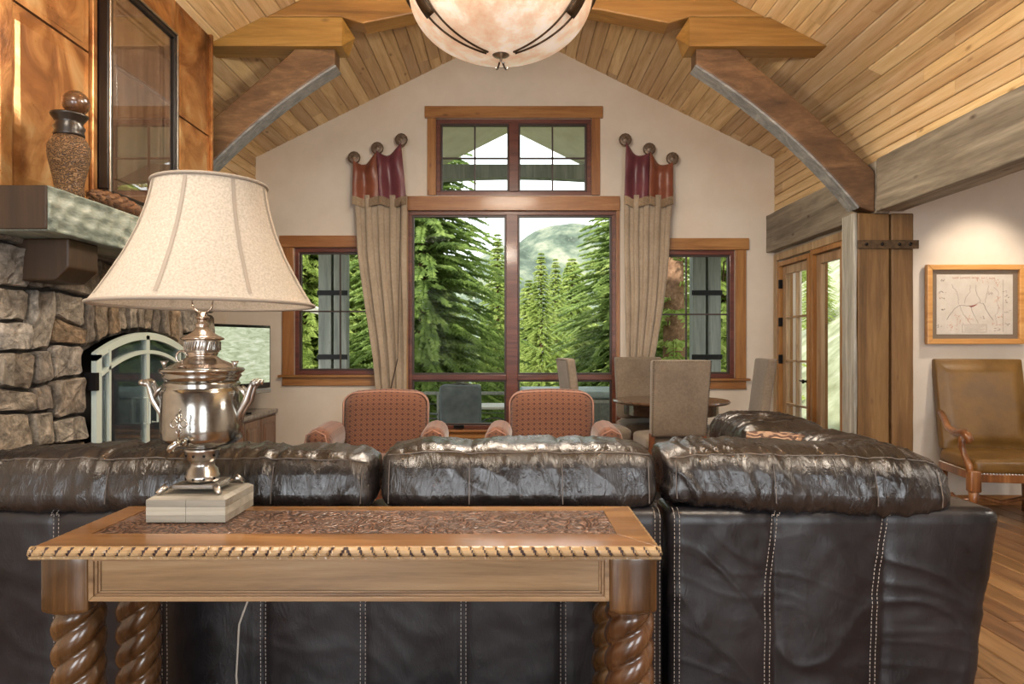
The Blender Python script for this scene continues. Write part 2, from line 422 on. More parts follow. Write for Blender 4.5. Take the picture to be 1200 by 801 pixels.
struct(MB().box(LW, LP+.03, YF, BY, BZ1-.02, BZ1+.04).build('ceiling_left_soffit', m_pine_slab))
D1, D2, DZ = (6.98, 7.80), (6.26, 6.95), 2.30
wr_ = MB().box(RW, RW+T, D1[1]+.02, BY+.01, 0, BZ1).box(RW, RW+T, PY+.12, D2[0]-.01, 0, BZ1).box(RW, RW+T, D2[0]-.01, D1[1]+.02, DZ+.03, BZ1)
struct(wr_.build('wall_right', m_plaster))
struct(MB().box(RW+.02, 6.7, PY+.005, PY+.14, 0, 2.95).build('wall_side_room', m_plaster))
struct(MB().box(6.55, 6.75, YF, PY, 0, 2.95).build('wall_side_room_far', m_plaster))
# wall behind the camera, two tall openings to the daylight
wf = MB()
xs = [LW-.2, -2.6, -.8, .8, 2.6, 6.7]
wf.box(xs[0], xs[1], YF-.2, YF, 0, 3); wf.box(xs[2], xs[3], YF-.2, YF, 0, 3); wf.box(xs[4], xs[5], YF-.2, YF, 0, 3)
for a, b in ((xs[1], xs[2]), (xs[3], xs[4])):
    wf.box(a, b, YF-.2, YF, 0, .5); wf.box(a, b, YF-.2, YF, 3.0-.1, 3.0)
wf.prism([(LP-.4, 3), (3.4, 3), (3.4, roof(3.4)+.1), (RX, RZ+.1), (LP-.4, roof(LP-.4)+.1)], YF-.2, YF)
struct(wf.build('wall_front', m_plaster))

# baseboards
struct(MB().box(LW, 3.08, BY-.018, BY-.001, 0, .145).build('baseboard_back', m_casing, bevel=.004))
struct(MB().box(3.55, 6.55, PY-.018, PY-.001, 0, .085).build('baseboard_side_room', m_casing, bevel=.004))
struct(MB().box(LW+.001, LW+.018, 5.45, BY-.02, 0, .145).build('baseboard_left', m_casing, bevel=.004))

# ---- windows
def window(name, r, casing, cols=1, hbar=None, mull=.0, fw=.045, mat=m_frame, muntin=False, sill=False, cmat=None, head_over=.03, rails=()):
    """r = opening; casing = (left, right, head, foot) widths"""
    x0, x1, z0, z1 = r
    top = struct(bpy.data.objects.new(name, None)); C.objects.link(top)
    top.location = ((x0+x1)/2, BY, z0); ofs = Vector(top.location)
    def put(mb, nm, m, bevel=.004, par=None, **k):
        mb.v = [tuple(Vector(p)-ofs) for p in mb.v]
        return mb.build(nm, m, par or top, bevel=bevel, **k)
    l, rr, h, f = casing; y0, y1 = BY-.028, BY-.001
    if l: put(MB().box(x0-l, x0, y0, y1, z0, z1), 'side_casing', m_casing_v)
    if rr: put(MB().box(x1, x1+rr, y0, y1, z0, z1), 'side_casing', m_casing_v)
    if h: put(MB().box(x0-l-head_over, x1+rr+head_over, y0-.012, y1, z1, z1+h), 'head_casing', m_casing)
    if f:
        put(MB().box(x0-l, x1+rr, y0, y1, z0-f, z0-.026), 'apron', m_casing)
        put(MB().box(x0-l-.04, x1+rr+.04, y0-.035, BY+.03, z0-.026, z0), 'sill', m_casing)
    ya, yb = BY+.015, BY+.10
    fr = MB()
    fr.box(x0, x1, ya, yb, z1-fw, z1).box(x0, x1, ya, yb, z0, z0+fw).box(x0, x0+fw, ya, yb, z0+fw, z1-fw).box(x1-fw, x1, ya, yb, z0+fw, z1-fw)
    put(fr, 'window_frame', mat)
    w_ = (x1-x0-2*fw-mull*(cols-1))/cols
    for c in range(cols):
        a = x0+fw+c*(w_+mull); b = a+w_
        if c: put(MB().box(a-mull, a, ya-.02, yb, z0+fw, z1-fw), 'mullion', mat)
        zs = [z0+fw] + list(rails) + [z1-fw]
        for i in range(len(zs)-1):
            p, q = zs[i] + (.03 if i else 0), zs[i+1] - (.03 if i < len(zs)-2 else 0)
            sash = MB(); e = .022
            sash.box(a, b, ya+.02, yb-.02, p, p+e).box(a, b, ya+.02, yb-.02, q-e, q).box(a, a+e, ya+.02, yb-.02, p+e, q-e).box(b-e, b, ya+.02, yb-.02, p+e, q-e)
            so = put(sash, 'sash', m_frame_dark, bevel=.002)
            put(MB().box(a+e, b-e, ya+.04, ya+.046, p+e, q-e), 'pane', m_glass, bevel=0, par=so)
            if muntin:
                mu = MB(); xc, zc = (a+b)/2, p+(q-p)*muntin
                mu.box(xc-.009, xc+.009, ya+.03, ya+.056, p+e, q-e).box(a+e, b-e, ya+.03, ya+.056, zc-.009, zc+.009)
                put(mu, 'muntin_bars', m_frame_dark, bevel=0, par=so)
            if len(rails) and i == 0:
                put(MB().box((a+b)/2-.06, (a+b)/2+.06, ya-.02, ya+.02, p-.03, p+.005).tube([((a+b)/2-.05, ya-.03, p), ((a+b)/2+.05, ya-.03, p+.004)], .006), 'crank_handle', m_black, bevel=0)
        for q in rails:
            put(MB().box(a, b, ya, yb, q-.03, q+.03), 'rail', mat)
    return top
m_frame_dark = plain('dark_sash', (58, 42, 36), .45)
window('window_1', lw_, (.135, .11, .135, .125), muntin=.5, fw=.05)
window('window_2', big, (.04, .04, .165, .10), cols=2, mull=.135, fw=.045, rails=(wz(442),), head_over=.0)
window('window_3', tr, (.10, .10, .135, 0), cols=2, mull=.11, fw=.05, muntin=.5)
window('window_4', rw_, (.11, .125, .135, .125), muntin=.5, fw=.05)

# ---- doors in the right wall (plane x = RW)
def door(name, y0, y1, z1, cols, rows, handle):
    top = struct(bpy.data.objects.new(name, None)); C.objects.link(top); top.location = (RW, (y0+y1)/2, 0)
    of = Vector(top.location)
    def put(mb, nm, m, bevel=.003, par=None, **k):
        mb.v = [tuple(Vector(p)-of) for p in mb.v]; return mb.build(nm, m, par or top, bevel=bevel, **k)
    put(MB().box(RW-.02, RW+.14, y0, y0+.05, 0, z1).box(RW-.02, RW+.14, y1-.05, y1, 0, z1).box(RW-.02, RW+.14, y0+.05, y1-.05, z1-.05, z1), 'door_jamb', m_casing_v)
    a, b, c, d = y0+.055, y1-.055, .02, z1-.055; st = .095
    lf = MB().box(RW+.02, RW+.065, a, a+st, c, d).box(RW+.02, RW+.065, b-st, b, c, d).box(RW+.02, RW+.065, a+st, b-st, d-st, d).box(RW+.02, RW+.065, a+st, b-st, c, c+.2)
    leaf = put(lf, 'door_leaf', m_doorleaf)
    ga, gb, gc, gd = a+st, b-st, c+.2, d-st
    mw = .022
    if cols*rows > 1:
        mu = MB()
        for i in range(1, cols): yy = ga+(gb-ga)*i/cols; mu.box(RW+.022, RW+.062, yy-mw/2, yy+mw/2, gc, gd)
        for i in range(1, rows): zz = gc+(gd-gc)*i/rows; mu.box(RW+.022, RW+.062, ga, gb, zz-mw/2, zz+mw/2)
        put(mu, 'muntin_bars', m_doorleaf, par=leaf)
    for i in range(cols):
        for j in range(rows):
            put(MB().box(RW+.04, RW+.045, ga+(gb-ga)*i/cols+.011, ga+(gb-ga)*(i+1)/cols-.011, gc+(gd-gc)*j/rows+.011, gc+(gd-gc)*(j+1)/rows-.011), 'pane', m_glass, bevel=0, par=leaf)
    if handle:
        hy = a+st*.5
        h = MB().lathe([(.0, 0), (.028, .002), (.03, .008), (.012, .012), (.010, .04), (.02, .045), (.022, .06), (0, .068)], 16, (0, 0, 0), T=RT((RW+.02, hy, .98), ry=-pi/2))
        h.lathe([(0, 0), (.02, .002), (.02, .01), (0, .014)], 12, T=RT((RW+.02, hy, 1.10), ry=-pi/2))
        h.tube([(RW-.03, hy, .98), (RW-.032, hy+.09, .985)], .008)
        put(h, 'door_handle', m_black, bevel=0, par=leaf, smooth=True)
        for z in (.35, 1.2, 1.62, 2.05):
            put(MB().box(RW-.026, RW+.02, b-.005, b+.012, z-.05, z+.05), 'hinge', m_black, par=leaf)
    return top
m_doorleaf = wood('door_wood', [(120, 92, 62), (158, 130, 98), (186, 162, 130)], 'Z', 9, .42, knots=.3, var=.04)
door('door_1', D1[0], D1[1], DZ, 2, 4, True)
door('door_2', D2[0], D2[1], DZ+.02, 1, 1, False)
struct(MB().box(RW-.03, RW-.001, D2[0]-.09, D2[0], 0, DZ+.1).box(RW-.03, RW-.001, D1[1], D1[1]+.09, 0, DZ+.1).box(RW-.03, RW-.001, D2[0], D1[1], DZ+.02, DZ+.1).build('trim_1', m_doorleaf, bevel=.004))

# ---- timber: beams, post, trusses
def rough_beam(name, m, x0, x1, y0, y1, z0, z1, label, parent=None):
    def disp(p, n): return .006*nz(p.x*5, p.y*2.2, p.z*5) + .003*nz(p.x*16, p.y*9, p.z*16)
    mb = MB().rbox(x0, x1, y0, y1, z0, z1, .012, (3, 90, 6), disp)
    o = mb.build(name, m, parent)
    if label: tag(o, label, 'beam')
    return o
rough_beam('wall_beam', m_grey_beam, BF, BF+.22, -1.0, 5.55, BZ0, BZ1, 'long knotty weathered grey beam spanning the opening beside the framed map')
rough_beam('wall_beam', m_grey_beam, BF, RW+.02, 5.56, BY-.003, BZ0-.01, BZ1-.01, 'weathered header beam over the glazed doors in the right wall')
rough_beam('wall_beam', m_grey_beam, LP-.12, LP+.08, 5.46, BY-.003, BZ0, BZ1, 'weathered header beam over the television corner behind the lampshade')

post = thing('timber_post', 'square brown double timber post with iron strap between doors and map wall', 'post', (3.2, 5.8, 0))
def inpost(mb): mb.v = [tuple(Vector(p)-Vector(post.location)) for p in mb.v]; return mb
def pd(p, n): return .004*nz(p.x*7, p.y*7, p.z*1.6) + .002*nz(p.x*20, p.y*20, p.z*8)
inpost(MB().rbox(2.860, 3.118, 5.60, 5.80, 0, BZ0+.0, .012, (5, 4, 60), pd)).build('timber', m_post, post)
inpost(MB().rbox(3.145, 3.33, 5.62, 5.80, 0, BZ0+.0, .012, (5, 4, 60), pd)).build('timber', m_post, post)
inpost(MB().box(3.11, 3.15, 5.66, 5.78, 0, BZ0)).build('filler_strip', m_pine_slab, post)
inpost(MB().rbox(2.828, 2.857, 5.605, 5.81, 0, BZ0-.0, .008, (2, 6, 90), lambda p, n: .006*nz(p.x*9, p.y*14, p.z*4))).build('weathered_face', m_post_grey, post)['label'] = 'cracked pale grey weathered face of the post'
st_ = inpost(MB().box(2.85, 3.35, 5.583, 5.597, 2.145, 2.215)).build('iron_strap', m_bronze, post, bevel=.002)
for x in (2.92, 3.05, 3.19, 3.28):
    inpost(MB().lathe([(0.014, 0), (.013, .006), (.006, .012), (0, .013)], 8, T=RT((x, 5.583, 2.18), rx=pi/2))).build('bolt', m_black, st_, smooth=True)

def arc_pts(p0, p1, bow, n):
    p0, p1 = Vector(p0), Vector(p1); d = p1-p0; nn = Vector((-d.y, d.x)).normalized()
    return [p0 + d*(i/n) + nn*bow*4*(i/n)*(1-i/n) for i in range(n+1)]
def truss(name, y0, y1, label, left=True):
    t = thing(name, label, 'truss', (RX, (y0+y1)/2, BZ1)); of = Vector(t.location)
    def put(mb, nm, m, bevel=.012, par=None):
        mb.v = [tuple(Vector(p)-of) for p in mb.v]; return mb.build(nm, m, par or t, bevel=bevel)
    zc0 = 4.02; xe = RX+(RZ-zc0)/PITCH-.002
    und = [(1.42, zc0), (1.24, zc0-.055), (.68, zc0+.055), (.35, zc0+.085), (0, zc0+.095)]
    poly = [(RX+q, z) for q, z in und] + [(RX-q, z) for q, z in reversed(und[:-1])]
    poly = [(xe, zc0)] + poly + [(2*RX-xe, zc0)] + [(RX, RZ-.002)]
    put(MB().prism(poly, y0, y1), 'arched_collar', m_collar)
    for sg in (-1, 1):
        if sg < 0 and not left: continue
        X = lambda q: RX+sg*q
        zb, zt_ = 3.775, zc0-.012
        xb = (RZ-zb)/PITCH-.002; xt = (RZ-zt_)/PITCH-.002
        a = 1.345
        mb = MB().prism([(X(a+.06), zb), (X(xb), zb), (X(xt), zt_), (X(a+.06), zt_)], y0-.015, y1+.015)
        # pyramid end
        q = [(X(a+.06), y0-.015, zb), (X(a+.06), y1+.015, zb), (X(a+.06), y1+.015, zt_), (X(a+.06), y0-.015, zt_), (X(a-.02), (y0+y1)/2, (zb+zt_)/2)]
        mb.add(q, [(0, 1, 4), (1, 2, 4), (2, 3, 4), (3, 0, 4)] if sg > 0 else [(1, 0, 4), (2, 1, 4), (3, 2, 4), (0, 3, 4)])
        put(mb, 'hammer_beam', m_collar, bevel=.004)
        up = [(1.80, 3.772), (1.86, 3.71), (2.45, 3.215), (2.90, 2.80), (2.93, 2.76)]
        lo = arc_pts((1.47, 3.64), (2.80, 2.48), -.055 if False else .075, 12)
        lo = [(p.x, p.y) for p in lo]
        pl = [(1.47, 3.772)] + [(p[0], p[1]) for p in lo] + [(2.93, 2.44)] + list(reversed(up))
        pl = [(X(p[0]), p[1]) for p in pl]
        br = put(MB().prism(pl, y0+.02, y1-.02), 'curved_brace', m_brace)
        pk = [(X(p[0]), p[1]) for p in lo]; inn = [(X(p[0]-.012), p[1]-.014) for p in lo]
        put(MB().prism(pk + list(reversed(inn)), y0+.018, y1-.018), 'grey_underside', m_brace_under, bevel=.003, par=br)
        for (bx, bz) in ((1.62, 3.59), (2.02, 3.26), (2.55, 2.80)):
            # counterbored peg holes along the soffit
            put(MB().lathe([(.022, 0), (.022, .02), (.008, .026), (0, .026)], 10, T=RT((X(bx+.005), (y0+y1)/2, bz), ry=sg*radians(-135))), 'peg', m_black, par=br, bevel=0)
    return t
truss('timber_truss', 5.54, 5.74, 'arched timber truss with golden collar and dark curved braces under the boarded ceiling')
truss('timber_truss', 3.00, 3.14, 'nearer timber truss above the sofa, only its dark brace corner showing top right', left=False)

# ------------------------------------------------------------------ fireplace: stone, mantel, copper
SX = -2.40            # mortar plane, stones stand proud of it
FY0, FY1 = 3.15, 5.43
AY0, AY1, AC = 3.82, 4.91, 4.365; AB = .55
def arch_z(y, lift=0.0, w=.545):
    t = (y-AC)/w; return 1.31 + lift + .125*(1-min(1, t*t))
fp = thing('stone_fireplace', 'tall fireplace of rough grey field stone with timber mantel and copper clad chimney', 'fireplace', (-2.85, 4.3, 0))
fo = Vector(fp.location)
def infp(mb): mb.v = [tuple(Vector(p)-fo) for p in mb.v]; return mb
core = MB()
core.box(LW, SX-.5, FY0, FY1, 0, roof(-2.9)-.05)
core.box(SX-.5, SX, FY0, AY0-.0, 0, 2.05).box(SX-.5, SX, AY1, FY1, 0, 2.05).box(SX-.5, SX, AY0, AY1, 0, AB)
core.prism([(AY0, 2.05)] + [(AY0+(AY1-AY0)*i/16, arch_z(AY0+(AY1-AY0)*i/16)) for i in range(17)] + [(AY1, 2.05)], SX-.5, SX, 'X')
core.prism([(LW+.35, 2.0), (SX, 2.0), (SX, roof(SX)), (LW+.35, roof(LW+.35))], FY0, FY1)
infp(core).build('mortar_core', m_mortar, fp)
def warp2(y, z):
    return (y + .042*nz(y*2.3, z*2.3, 1.7)+.02*nz(y*7, z*7, 5), z + .042*nz(y*2.3, z*2.3, 9.1)+.02*nz(y*7, z*7, 2))
def stone_piece(poly, d=None, gap=.009, axis=0, warp=True):
    if warp: poly = [warp2(*p) for p in poly]
    cy = sum(p[0] for p in poly)/len(poly); cz = sum(p[1] for p in poly)/len(poly)
    d = d or random.uniform(.035, .062)
    # densify the outline, pull in by the joint, round corners
    out = []
    n = len(poly)
    for i in range(n):
        a, b = poly[i], poly[(i+1) % n]
        for t in (.10, .37, .63, .90): out.append((a[0]+(b[0]-a[0])*t, a[1]+(b[1]-a[1])*t))
    R = []
    for (y, z) in out:
        l = math.hypot(y-cy, z-cz) or 1; k = (l-gap*1.3)/l
        R.append((cy+(y-cy)*k + .010*nz(y*22, z*22, 3), cz+(z-cz)*k + .010*nz(y*22, z*22, 8)))
    m = len(R); sx, sy = random.uniform(-.12, .12), random.uniform(-.12, .12)
    rings = [(1.0, -.01), (1.0, d*.80), (.95, d*.98), (.74, d*1.0), (.38, d*1.03)]
    vs = []
    for (k, h) in rings:
        for (y, z) in R:
            yy, zz = cy+(y-cy)*k, cz+(z-cz)*k
            hh = h + (0 if k == 1.0 and h < 0 else .018*nz(yy*11, zz*11, cy*7) + .010*nz(yy*30, zz*30, cz) + (sx*(yy-cy)+sy*(zz-cz)))
            vs.append((SX+max(hh, -.01), yy, zz))
    vs.append((SX+d*1.03, cy, cz)); fs = []
    for r in range(len(rings)-1):
        for i in range(m):
            j = (i+1) % m; fs.append((r*m+i, r*m+j, (r+1)*m+j, (r+1)*m+i))
    for i in range(m): fs.append(((len(rings)-1)*m+i, (len(rings)-1)*m+(i+1) % m, len(vs)-1))
    mb = MB().add(vs, fs); infp(mb)
    o = mb.build('stone', m_stone, fp)
    o.data.polygons.foreach_set('use_smooth', [f < m for f in range(len(fs))])
    return o
rs = random.Random(11)
def split(y0, y1, z0, z1, acc):
    w_, h_ = y1-y0, z1-z0
    lim = rs.uniform(.20, .34)
    if w_ > lim*1.15 and w_ >= h_*.85:
        c = y0+w_*rs.uniform(.36, .64); split(y0, c, z0, z1, acc); split(c, y1, z0, z1, acc)
    elif h_ > lim:
        c = z0+h_*rs.uniform(.36, .64); split(y0, y1, z0, c, acc); split(y0, y1, c, z1, acc)
    else: acc.append([(y0, z0), (y1, z0), (y1, z1), (y0, z1)])
acc = []
split(FY0-.02, AY0-.02, 0, 1.62, acc); split(AY1+.02, FY1, 0, 1.62, acc); split(FY0-.02, FY1, 1.62, 2.03, acc); split(AY0-.02, AY1+.02, 0, AB-.06, acc)
for q in acc: stone_piece(q)
nv = 11
for i in range(nv):      # upright stones that follow the arch
    a = AY0-.02+(AY1-AY0+.04)*(i+.0)/nv; b = AY0-.02+(AY1-AY0+.04)*(i+1)/nv
    stone_piece([(a, arch_z(a)+.02), (b, arch_z(b)+.02), (b, 1.62), (a, 1.62)], warp=False)
# mantel beam, corbels
MX0, MX1, MZ0, MZ1 = SX+.0, -2.07, 1.87, 2.075
def md(p, n):
    v = 0
    if n.x > .6:   # adze scallops on the long face
        v = -.014*abs(sin(p.y*27 + 1.2*nz(p.y*3, p.z*9) + 1.5*(int(p.z*14) % 2)))*abs(sin(p.z*44+1*nz(p.y*6, 3))) + .007*nz(p.y*9, p.z*14)
    return v + .004*nz(p.x*6, p.y*5, p.z*6)
infp(MB().rbox(MX0, MX1, 3.07, 5.52, MZ0, MZ1, .014, (6, 150, 16), md)).build('mantel', [m_mantel], fp, smooth=True)
infp(MB().rbox(MX0+.0, MX1-.006, 3.058, 3.072, MZ0+.004, MZ1-.004, .005, (6, 1, 6))).build('mantel_end', m_mantel_end, fp)['label'] = 'dark brown sawn end of the mantel'
for y in (3.30, 5.20):
    infp(MB().prism([(SX, 1.665), (-2.20, 1.665), (-2.13, 1.73), (-2.13, 1.87), (SX, 1.87)], y, y+.24)).build('corbel', m_mantel_end, fp, bevel=.01)
# copper sheets with seams
zt_ = roof(-2.375)
CXf = -2.375
for (a, b) in ((3.24, 3.855), (3.905, 4.86), (4.86, 5.40)):
    for (c, d) in ((2.09, 3.0), (3.006, zt_-.02)):
        inset = .03
        mb = MB().box(SX, CXf, a+.004, b-.004, c+.004, d-.004)
        def cf(u, v, a=a, b=b, c=c, d=d):
            y = a+inset+(b-a-2*inset)*u; z = c+inset+(d-c-2*inset)*v
            e = min(u, 1-u, v, 1-v); return (CXf+.001+.008*smst(0, .06, e)+.006*nz(y*3, z*3, a), y, z)
        mb.grid(cf, 16, 16)
        infp(mb).build('copper_panel', m_copper, fp)
for (a, b) in ((3.15, 3.235), (3.858, 3.902), (5.40, 5.432)):
    infp(MB().box(SX, CXf+.022, a, b, 2.08, zt_-.01)).build('copper_batten', m_copper, fp, bevel=.006)
# fire doors
fd = struct(MB().build('x', m_black)) if False else None
m_firepaint = plain('sage_grey_metal', (190, 202, 194), .35, .1); m_mesh = noisy('fire_screen_mesh', [(.3, (70, 80, 88)), (.7, (120, 130, 136))], 5, .35)
XF = SX+.09
def arch_band(y0, y1, l0, l1, w0, w1, x0, x1, n=24):
    mb = MB()
    for i in range(n):
        a = y0+(y1-y0)*i/n; b = y0+(y1-y0)*(i+1)/n
        mb.prism([(a, arch_z(a, l0, w0)), (b, arch_z(b, l0, w0)), (b, arch_z(b, l1, w1)), (a, arch_z(a, l1, w1))], x0, x1, 'X')
    return mb
ff = arch_band(AY0, AY1, -.045, 0, .545, .545, XF-.03, XF)
ff.box(XF-.03, XF, AY0, AY0+.05, AB, 1.30).box(XF-.03, XF, AY1-.05, AY1, AB, 1.30).box(XF-.03, XF, AY0, AY1, AB, AB+.045)
ff.box(XF-.03, XF, AC-.02, AC+.02, AB, arch_z(AC)-.02)
ffo = infp(ff).build('fire_door_frame', m_firepaint, fp)
mm = arch_band(AY0+.04, AY1-.04, -.135, -.112, .50, .50, XF-.022, XF+.004)
for y in (AY0+.125, AY1-.125): mm.box(XF-.022, XF+.004, y-.01, y+.01, AB+.04, arch_z(y, -.03))
infp(mm).build('glazing_bars', m_firepaint, ffo)
for (a, b) in ((AY0+.04, AC-.01), (AC+.01, AY1-.04)):
    infp(MB().prism([(a, AB+.03)] + [(b, AB+.03)] + [(b+(a-b)*i/10, arch_z(b+(a-b)*i/10)-.03) for i in range(11)], XF-.030, XF-.026, 'X')).build('mesh_screen', m_mesh, ffo)
    infp(MB().prism([(a, AB+.03)] + [(b, AB+.03)] + [(b+(a-b)*i/10, arch_z(b+(a-b)*i/10)-.03) for i in range(11)], XF-.018, XF-.012, 'X')).build('fire_glass', m_fireglass, ffo)
for y in (AC-.05, AC+.05):
    infp(MB().tube([(XF, y, .86), (XF+.035, y, .86), (XF+.035, y, 1.02), (XF, y, 1.02)], .007)).build('pull_handle', m_firepaint, ffo)
for z in (.72, 1.15):
    infp(MB().box(XF-.05, XF+.012, AY0-.03, AY0+.004, z-.05, z+.05)).build('hinge', m_black, ffo)
vt = MB().box(XF-.04, XF+.03, AY0, AY1, AB-.10, AB-.08).box(XF-.04, XF+.03, AY0, AY1, AB-.02, AB)
for i in range(24): y = AY0+.02+i*(AY1-AY0-.04)/23; vt.box(XF+.0, XF+.028, y-.009, y+.009, AB-.08, AB-.02)
infp(vt).build('vent_grille', m_firepaint, ffo)
infp(MB().box(SX-.45, SX-.44, AY0, AY1, AB, 1.44).box(SX-.44, SX-.02, AY0, AY1, AB-.01, AB+.01)).build('firebox_back', m_mortar, fp)
for (y, r, a) in ((4.1, .05, .2), (4.45, .045, -.25), (4.3, .04, .1)):
    infp(MB().tube([(SX-.28, y-.25, AB+.06+r*a), (SX-.2+a*.3, y+.25, AB+.06+abs(a)*.3)], r, 10)).build('log', m_mantel_end, fp, smooth=True)

# ------------------------------------------------------------------ what stands outside
m_soffit = noisy('pale_soffit', [(.3, (214, 206, 184)), (.7, (232, 226, 208))], 3, .8)
m_extpost = wood('grey_exterior_timber', [(96, 98, 94), (128, 130, 124), (156, 156, 148)], 'Z', 7, .7, knots=.4, var=.05, bump=.4)
m_deck = wood('deck_board', [(120, 116, 108), (156, 152, 142), (180, 176, 166)], 'X', 8, .6, var=.12)
PE = 11.5
po = thing('porch_roof', 'gabled porch roof with pale soffit beyond the high window', 'roof', (RX, 10, 3))
pm = MB()
for sg in (-1, 1):
    xe = RX+sg*4.3
    pm.prism([(RX, RZ-.06), (xe, roof(xe)-.06), (xe, roof(xe)+.1), (RX, RZ+.1)], BY+.22, PE)
pm.v = [tuple(Vector(p)-Vector(po.location)) for p in pm.v]; pm.build('soffit', m_soffit, po)
pb = MB()
n = 20; lo = [(RX-2.0+4.0*i/n, 4.03+.10*sin(pi*i/n)**1.0) for i in range(n+1)]
pb.prism(lo + [(RX+(RZ-4.34)/PITCH, 4.34), (RX-(RZ-4.34)/PITCH, 4.34)], PE-.25, PE-.05)
pb.v = [tuple(Vector(p)-Vector(po.location)) for p in pb.v]; pb.build('tie_beam', m_extpost, po)
for sg, lab in ((-1, 'pair of grey square porch posts with iron straps outside the left side window'), (1, 'pair of grey square porch posts with iron straps outside the right side window')):
    pp = thing('porch_post', lab, 'post', (RX+sg*3.0, 11.3, -.45)); of = Vector(pp.location)
    c = -2.905 if sg < 0 else 3.24
    def pu(mb, nm, m, bevel=.008):
        mb.v = [tuple(Vector(p)-of) for p in mb.v]; return mb.build(nm, m, pp, bevel=bevel)
    for d in (-.125, .125): pu(MB().box(c+d-.105, c+d+.105, 11.2, 11.42, -.45, 3.55), 'timber', m_extpost)
    for z in (pz(343, 11.2), pz(418, 11.2)): pu(MB().box(c-.25, c+.25, 11.185, 11.2, z-.04, z+.04), 'iron_strap', m_black, .002)
    br = [(c-sg*.05, 3.0), (c-sg*.05, 2.75), (c-sg*.5, 3.35), (c-sg*1.2, 3.95), (c-sg*.75, 3.95)]
    pu(MB().prism(br, 11.24, 11.38), 'knee_brace', m_extpost)
dk = struct(MB().box(-5, 5, BY+.22, 12.0, -.5, -.42).build('floor_deck', m_pine_slab))
y = BY+.22; i = 0
while y < 11.95:
    MB().box(-5, 5, y+.004, y+.136, -.42, -.40).build('deck_board', m_deck, dk); y += .14
# patio table, chairs, grill on the deck (seen through the low windows)
m_patio = noisy('patio_aluminium', [(.3, (84, 88, 86)), (.7, (120, 124, 120))], 20, .5, .6)
m_slate = plain('pale_table_top', (190, 190, 182), .5)
pt = thing('patio_table', 'low outdoor table with pale top on the deck seen through the low left pane', 'table', (px(577, 10.3), 10.3, -.40))
MB().rbox(-.42, .42, -.35, .35, .82, .86, .015, (4, 4, 1)).build('table_top', m_slate, pt)
for a in (-1, 1):
    for b in (-1, 1): MB().tube([(a*.34, b*.27, 0), (a*.30, b*.24, .3), (a*.36, b*.29, .55), (a*.33, b*.27, .82)], .02, 8).build('leg', m_patio, pt, smooth=True)
MB().tube([(cos(t)*.3*(1-t/9), 0, .5+sin(t)*.2*(1-t/9)) for t in [q*.4 for q in range(18)]], .012, 6).build('scroll', m_patio, pt, smooth=True)
def patio_chair(loc, rz, label):
    t = thing('patio_chair', label, 'chair', loc, rz, None)
    MB().rbox(-.26, .26, -.25, .25, .42, .46, .02, (3, 3, 1)).build('seat', m_patio, t)
    MB().rbox(-.26, .26, -.29, -.25, .46, 1.02, .02, (3, 1, 3)).build('backrest', m_patio, t)
    for a in (-1, 1):
        for b in (-1, 1): MB().tube([(a*.24, b*.23, 0), (a*.24, b*.23, .44)], .018, 6).build('leg', m_patio, t)
        MB().tube([(a*.28, -.25, .66), (a*.29, .1, .68), (a*.28, .24, .64), (a*.26, .24, .44)], .016, 6).build('armrest', m_patio, t, smooth=True)
patio_chair((px(500, 10.5), 10.5, -.40), radians(80), 'grey metal patio chair on the deck beside the covered grill')
ht = thing('hot_tub', 'square hot tub with slate blue cover on the deck seen through the low right panes', 'hot tub', (px(667, 10.6), 10.5, -.40))
MB().rbox(-.72, .72, -.6, .6, 0, .98, .05, (4, 4, 4)).build('tub', m_extpost, ht, smooth=True)
MB().rbox(-.76, .76, -.64, -.01, .985, 1.09, .04, (4, 4, 1)).rbox(-.76, .76, .01, .64, .985, 1.09, .04, (4, 4, 1)).build('folding_cover', noisy('slate_vinyl', [(.3, (112, 128, 130)), (.7, (146, 158, 158))], 6, .5), ht, smooth=True)
for i in range(9): MB().box(-.70+i*.156, -.70+i*.156+.145, -.615, -.60, .06, .92).build('side_slat', m_patio, ht)
gr = thing('covered_grill', 'boxy grill under a slate grey cover on the deck', 'grill', (px(540, 9.3), 9.3, -.40))
MB().rbox(-.27, .27, -.24, .24, 0.0, 1.22, .05, (8, 8, 16), lambda p, n: .012*nz(p.x*4, p.y*4, p.z*2)).build('fitted_cover', noisy('slate_canvas', [(.3, (74, 82, 88)), (.7, (98, 106, 112))], 9, .8), gr, smooth=True)
MB().tube([(-.22, 0, 1.2), (0, -.02, 1.245), (.22, 0, 1.2)], .02, 6).build('lid_ridge', m_patio, gr)
rl = thing('deck_railing', 'grey deck railing along the far edge of the deck', 'railing', (0, 11.9, -.4))
MB().box(-4.9, 4.9, -.03, .03, .90, .95).build('top_rail', m_extpost, rl)
MB().box(-4.9, 4.9, -.02, .02, .10, .14).build('bottom_rail', m_extpost, rl)
for i in range(9): MB().box(-4.9+i*1.225-.04, -4.9+i*1.225+.04, -.04, .04, 0, .9).build('rail_post', m_extpost, rl)
for i in range(4): MB().tube([(-4.9, 0, .26+i*.16), (4.9, 0, .26+i*.16)], .006, 5).build('cable', m_patio, rl)
